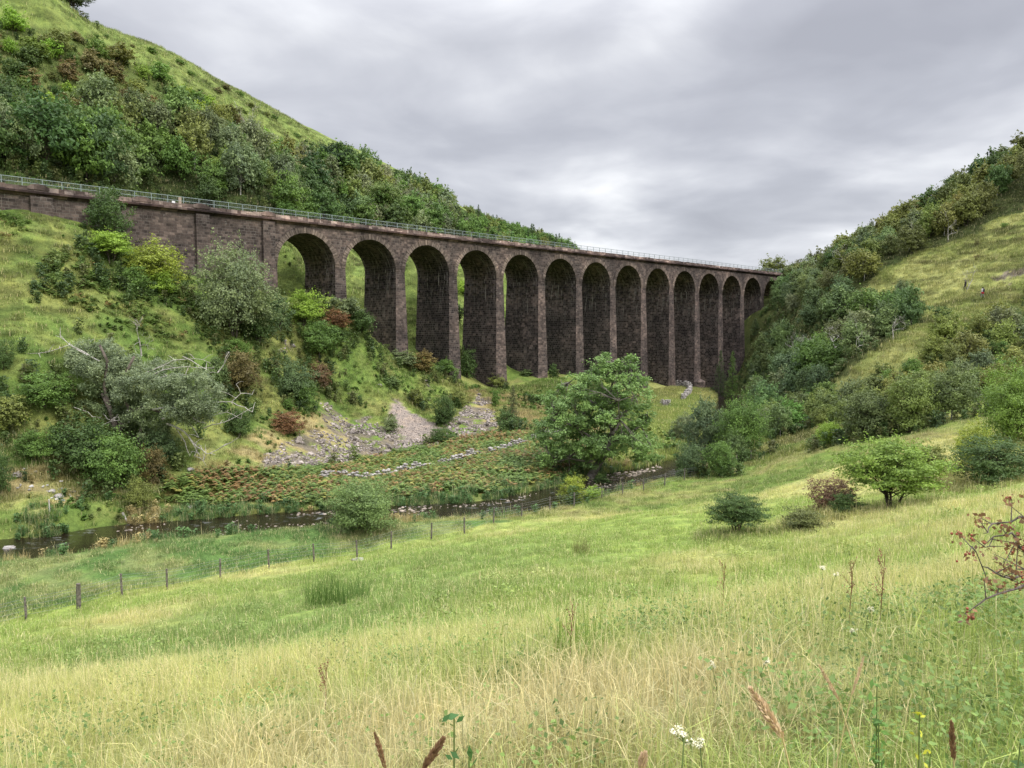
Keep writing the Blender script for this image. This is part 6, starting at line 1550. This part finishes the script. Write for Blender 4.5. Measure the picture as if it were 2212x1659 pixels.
# hawthorn reaching in from the right with red berries
def haw():
    Yh = 3.4; bx, by = 3.35, 3.55; base = np.array([bx, by, float(H(bx, by))])
    t = thing('hawthorn_bush', 'hawthorn bush reaching in from the right frame edge with red berries and purplish leaves', 'bush', base)
    r = random.Random(17); tb = MB(); lv_ = []; be = []
    def Q(u, v, Y): p_ = at(u, v, Y); return Vector(p_ - base)
    mains = [[(2330,1230,3.5),(2260,1240,3.45),(2212,1246,3.4),(2185,1252,3.35),(2150,1232,3.3),(2118,1215,3.3),(2100,1180,3.3)], [(2330,1200,3.5),(2250,1215,3.45),(2200,1180,3.4),(2185,1148,3.4),(2165,1160,3.35),(2145,1168,3.35),(2128,1182,3.3)],
             [(2300,1130,3.5),(2240,1125,3.4),(2205,1120,3.4),(2160,1130,3.4),(2135,1140,3.35),(2125,1152,3.3)], [(2320,1230,3.5),(2260,1245,3.4),(2195,1270,3.3),(2150,1285,3.25),(2110,1308,3.2),(2085,1325,3.2)] ,
             [(2330,1180,3.5),(2270,1195,3.5),(2215,1228,3.4),(2180,1250,3.35)]]
    for pl in mains:
        P_ = [Q(*c_) for c_ in pl]; fine = []
        for a, b in zip(P_[:-1], P_[1:]):
            for q in (0, .5): fine.append(a.lerp(b, q) + Vector((r.gauss(0, .006), r.gauss(0, .006), r.gauss(0, .006))))
        fine.append(P_[-1]); tb.tube(fine, np.linspace(.0075, .0016, len(fine)), 6)
        for c_ in fine[3:]:
            if r.random() < .75:
                e = c_ + Vector((r.gauss(-.02, .05), r.gauss(0, .05), r.gauss(.02, .06))); tb.tube([c_, e], [.003, .0012], 4, False); lv_ += [e + Vector((r.gauss(0, .016), r.gauss(0, .016), r.gauss(0, .016))) for _ in range(r.randint(6, 13))]
                if r.random() < .5 : be += [e + Vector((r.gauss(0, .016), r.gauss(0, .012), r.gauss(0, .014))) for _ in range(r.randint(3, 6))]
    # the bush itself, outside the picture
    for k in range(9):
        a = r.uniform(-.9, .9); e = Vector((r.uniform(-.1, .9), r.uniform(-.6, .6), r.uniform(.9, 1.7))); m_ = e * .5 + Vector((.1, 0, .1)); tb.tube([(0, 0, -.1), m_, e], [.014, .010, .003], 6, False)
        for _ in range(420): q_ = r.uniform(.35, 1.05); lv_.append(e * q_ + Vector((r.gauss(.15, .17), r.gauss(0, .17), r.gauss(0, .15))))
    st0 = Q(2330, 1215, 3.5); tb.tube([(0, 0, -.1), st0 * .5 + Vector((.12, 0, 0)), st0], [.018, .014, .009], 7); st1 = Q(2320, 1180, 3.5); tb.tube([st0 * .5 + Vector((.12, 0, 0)), st1], [.02, .012], 6); st2 = Q(2300, 1130, 3.5); tb.tube([st1, st2], [.012, .01], 6)
    tb.obj('stem', mat_bark('hawthorn_bark', (.05, .04, .035), (.16, .13, .11), 40), t, True)
    rn = np.random.default_rng(5); C = np.array([tuple(c_) for c_ in lv_]); n_ = len(C); V, tt_ = leaves_np(C, unit(rn.normal(size=(n_, 3)) + np.array([0, -.3, .5])), .011, rn, rn.uniform(0, 1, n_), 1.5)
    o = link('leaves', mesh_np('haw_leaves', V, np.arange(len(V)).reshape(-1, 4), M['leaf'], False, {'tint': ('FLOAT', tt_.astype(np.float32))}), t); o.color = (.12, .072, .042, 1)
    import bmesh
    bm = bmesh.new()
    for c_ in be: bmesh.ops.create_icosphere(bm, subdivisions=2, radius=r.uniform(.0048, .0068), matrix=Matrix.Translation(c_))
    me = bpy.data.meshes.new('berries'); bm.to_mesh(me); bm.free(); me.polygons.foreach_set('use_smooth', [True] * len(me.polygons)); me.materials.append(mat_flat('red_berry', (.26, .075, .045), .4, 0, .4, 60)); link('berries', me, t)
haw()
M['cream'] = mat_flat('cream_flower', (.78, .74, .56), .7, 0, .15, 30); M['seed'] = mat_flat('seed_head', (.62, .46, .30), .8, 0, .2, 40); M['seedr'] = mat_flat('rusty_seed_head', (.24, .135, .075), .8, 0, .25, 40)
M['stalk'] = mat_flat('flower_stalk', (.10, .14, .04), .7, 0, .2, 20); M['drystalk'] = mat_flat('dry_stalk', (.45, .36, .18), .7, 0, .2, 20); M['redstalk'] = mat_flat('brown_stalk', (.16, .07, .04), .7, 0, .2, 20)
def foot(u, v, Y):
    p_ = at(u, v, Y); return np.array([p_[0], p_[1], float(H(p_[0], p_[1]))]), p_
def meadowsweet(label, u, v, Y, size, seed):
    g, top = foot(u, v, Y); r = random.Random(seed); t = thing('meadowsweet', label, 'flower', g); Ht = max(.2, top[2] - g[2])
    mb = MB(); mb.tube([(r.gauss(0, .03), r.gauss(0, .03), -.02), (r.gauss(0, .02), r.gauss(0, .02), Ht * .6), (0, 0, Ht)], [.004, .003, .002], 5)
    C = []
    for _ in range(7):
        e = Vector((r.gauss(0, size * .38), r.gauss(0, size * .32), Ht + r.gauss(0, size * .3))); mb.tube([(0, 0, Ht - size * .7), e], [.002, .001], 4, False); C += [(e.x + r.gauss(0, size * .16), e.y + r.gauss(0, size * .16), e.z + r.gauss(0, size * .12)) for _ in range(26)]
    mb.obj('stem', M['stalk'], t, True)
    rn = np.random.default_rng(seed); C = np.array(C); V, _t = leaves_np(C, unit(rn.normal(size=(len(C), 3)) + np.array([0, -.3, .6])), size * .08, rn, np.zeros(len(C)), 1.1)
    link('blossom', mesh_np('blossom', V, np.arange(len(V)).reshape(-1, 4), M['cream']), t)
for i, (l, u, v, Y, s_) in enumerate([('largest creamy meadowsweet head by the bottom edge', 1478, 1588, 2.3, .040), ('creamy meadowsweet head right beside the largest one', 1512, 1604, 2.3, .028), ('meadowsweet standing highest on the slope with two heads', 1776, 1226, 6.8, .045), ('meadowsweet just right of the highest one', 1806, 1240, 6.6, .035),
        ('meadowsweet with ragged head below the leaning pale grass stalk', 1840, 1384, 4.0, .030), ('cream flower head on the right of the meadow below the brown dock', 1855, 1428, 3.5, .030), ('small meadowsweet in mid meadow with a bud above it', 1655, 1430, 3.6, .030), ('small cream flower left of the other meadow blooms', 1538, 1440, 3.5, .030), ('faint meadowsweet left of the highest two', 1690, 1272, 5.8, .035), ('tiny cream bloom between two taller flowers', 1735, 1270, 5.8, .030), ('single cream bloom under the hawthorn berries', 1880, 1335, 4.6, .03)]):
    if i not in (5, 8, 9): meadowsweet(l, u, v, Y, s_ * .85, 50 + i)
def seedhead(label, base, top, Y, hl, wid, mat, stalk, seed):
    """base and top of the head in the photograph; the stalk runs on down to the ground"""
    b_ = at(*base, Y); t_ = at(*top, Y); d_ = unit((t_ - b_)[None])[0]; r = random.Random(seed); rn = np.random.default_rng(seed)
    g = b_ - d_ * .02; gx = b_[0] - d_[0] / max(.3, d_[2]) * .35; gy = b_[1] + .05; gg = np.array([gx, gy, float(H(gx, gy))])
    t = thing('grass_seed_head', label, 'grass stalk', gg); mb = MB(); mid = (gg + b_) / 2 + np.array([.01, 0, .02]); mb.tube([gg - gg, mid - gg, b_ - gg, t_ - gg], [.0022, .0018, .0014, .0008], 5); mb.obj('stalk', stalk, t, True)
    n_ = 420; q = rn.uniform(0, 1, n_); sd = unit(rn.normal(size=(n_, 3))); w_ = wid * np.sin(np.pi * np.clip(q * .9 + .08, 0, 1)) ** .7
    C = b_ - gg + np.outer(q, t_ - b_) + sd * (w_ * rn.uniform(.3, 1, n_))[:, None]
    ax = unit(d_ + sd * .45); bx_ = unit(np.cross(ax, rn.normal(size=(n_, 3)))); ln = wid * .9
    V = np.stack([C - ax * ln, C + bx_ * ln * .22, C + ax * ln, C - bx_ * ln * .22], 1).reshape(-1, 3)
    link('head', mesh_np('seed_head', V, np.arange(len(V)).reshape(-1, 4), mat), t)
seedhead('big pale feathery grass head leaning left near the bottom of the meadow', (1690,1592), (1622,1488), 1.15, .1, .0085, M['seed'], M['drystalk'], 1)
seedhead('slim pale grass head leaning left above the big feathery one', (1812,1512), (1770,1438), 1.8, .1, .005, M['seed'], M['drystalk'], 2)
seedhead('pale wispy grass head leaning right beside the slim leaning one', (1840,1500), (1866,1420), 2.0, .1, .005, M['seed'], M['drystalk'], 3)
seedhead('rusty curled grass head at the bottom edge beside the dark leafy plant', (915,1659), (958,1596), 1.25, .1, .0075, M['seedr'], M['redstalk'], 4)
seedhead('faint brown grass head rising from the bottom edge at left', (832,1659), (810,1585), 1.3, .1, .005, M['seedr'], M['drystalk'], 5)
seedhead('rust-coloured grass head near the lower right corner', (2060,1640), (2055,1560), 1.6, .1, .007, M['seedr'], M['drystalk'], 6)
seedhead('pale brown grass head standing low at the bottom centre right', (1385,1662), (1392,1628), 1.3, .1, .008, M['seed'], M['drystalk'], 7)
def dock(label, u, v, Y, h, seed):
    g, top = foot(u, v, Y); r = random.Random(seed); mb = MB(); mb.tube([(0, 0, 0), (.01, 0, h * .5), (.02, 0, h)], [.0035, .003, .0015], 5)
    C = []
    for k in range(9):
        z_ = h * (.45 + .06 * k); e = Vector((r.gauss(0, .03), r.gauss(0, .03), z_ + .06)); mb.tube([(.01, 0, z_ - .02), e], [.0018, .001], 4, False); C += [(e.x * q + r.gauss(0, .006), e.y * q + r.gauss(0, .006), z_ + (.06) * q + r.gauss(0, .012)) for q in np.linspace(.3, 1, 12)]
    rn = np.random.default_rng(seed); C = np.array(C); V, _t = leaves_np(C, unit(rn.normal(size=(len(C), 3))), .0055, rn, np.zeros(len(C)), 1.4); mb.cur = 1
    for q_ in V.reshape(-1, 4, 3): mb.quad([tuple(p_) for p_ in q_])
    tag(link('dock_stalk', mb.mesh('dock_stalk', [M['redstalk'], M['seedr']]), None, g), label, 'dried plant')
for i, (l, u, v, Y, h) in enumerate([('tall brown dock stalk left of the hawthorn berries', 1900, 1330, 4.6, .75), ('brown dock stalk right of the highest meadowsweet', 1835, 1300, 5.2, .6), ('pair-forming brown stalk far out on the meadow edge', 1640, 1200, 8.5, .9), ('brown stalk on the meadow below the isolated dark hawthorn', 1560, 1290, 6.6, .7), ('brown stalk low under the berried branches', 2020, 1380, 3.6, .6), ('thin brown stalk at mid meadow above the straw band', 1230, 1420, 4.8, .6), ('dark seeding stalk left of the rusty curled grass', 700, 1480, 4.4, .5)]):
    if i not in (2, 4): dock(l, u, v, Y, h * .72, 80 + i)
def leafy(label, u, v, Y, top, n, leaf, col, seed):
    g, _p = foot(u, v, Y); tp = at(u, top, Y); h = max(.15, tp[2] - g[2]); t = thing('leafy_plant', label, 'plant', g); rn = np.random.default_rng(seed); mb = MB(); C = []
    for k in range(3):
        ox, oy = rn.normal(size=2) * .02; mb.tube([(0, 0, -.02), (ox * .6, oy, h * .5), (ox, oy, h * (1 - .2 * k))], [.004, .003, .0015], 5, False)
        for q in np.linspace(.25, 1, n): C += [(ox * q + rn.normal() * leaf * .7, oy * q + rn.normal() * leaf * .7, h * (1 - .2 * k) * q) for _ in range(3)]
    mb.obj('stem', M['stalk'], t, True); C = np.array(C); V, tt_ = leaves_np(C, unit(rn.normal(size=(len(C), 3)) * .7 + np.array([0, -.4, .8])), leaf, rn, rn.uniform(0, .6, len(C)), 2.2)
    o = link('leaves', mesh_np('plant_leaves', V, np.arange(len(V)).reshape(-1, 4), M['leaf'], False, {'tint': ('FLOAT', tt_.astype(np.float32))}), t); o.color = (*col, 1)
leafy('dark green leafy plant at the bottom edge beside the rusty curled grass', 972, 1650, 1.35, 1562, 12, .013, (.035, .085, .03), 1)
leafy('low dark green leaves at the bottom edge right of the upright leafy plant', 1010, 1690, 1.4, 1628, 9, .016, (.05, .11, .03), 2)
leafy('broad-leaved dark clump in the lower right meadow corner', 2130, 1660, 1.7, 1580, 10, .02, (.05, .10, .03), 3)
leafy('green leafy stems in the meadow under the cream blooms', 1900, 1560, 2.2, 1480, 11, .014, (.07, .14, .035), 4)
leafy('yellow-green bedstraw in the right meadow', 1985, 1600, 2.0, 1530, 8, .012, (.30, .32, .04), 5)
# tall rank tufts standing out in the field
def tuft(label, u, v, size, col, seed):
    p_ = ground_at(u, v); me = lib(('tuft', seed % 3), lambda: blades(220, .5, .5, .95, .012, 400 + seed % 3, .12, .35, heads=8))
    m_ = bpy.data.objects.new('grass_tussock', me.copy()); m_.data.materials.clear(); m_.data.materials.append(M['leaf']); a = m_.data.attributes.new('tint', 'FLOAT', 'POINT'); a.data.foreach_set('value', np.random.default_rng(seed).uniform(.2, .9, len(m_.data.vertices)).astype(np.float32))
    COL.objects.link(m_); m_.location = tuple(p_); m_.scale = (size,) * 3; m_.color = (*col, 1); tag(m_, label, 'grass tussock')
tuft('dark green rank tussock in the hollow of the meadow at left', 700, 1310, 1.3, (.055, .10, .025), 0)
tuft('second dark rank tussock right of the one in the hollow', 765, 1300, 1.0, (.06, .11, .03), 1)
tuft('bright green reedy tussock in the centre right of the meadow', 1258, 1440, .45, (.10, .16, .035), 2)
tuft('brownish tussock on the meadow below the fence bend', 1255, 1195, .8, (.10, .11, .045), 1)
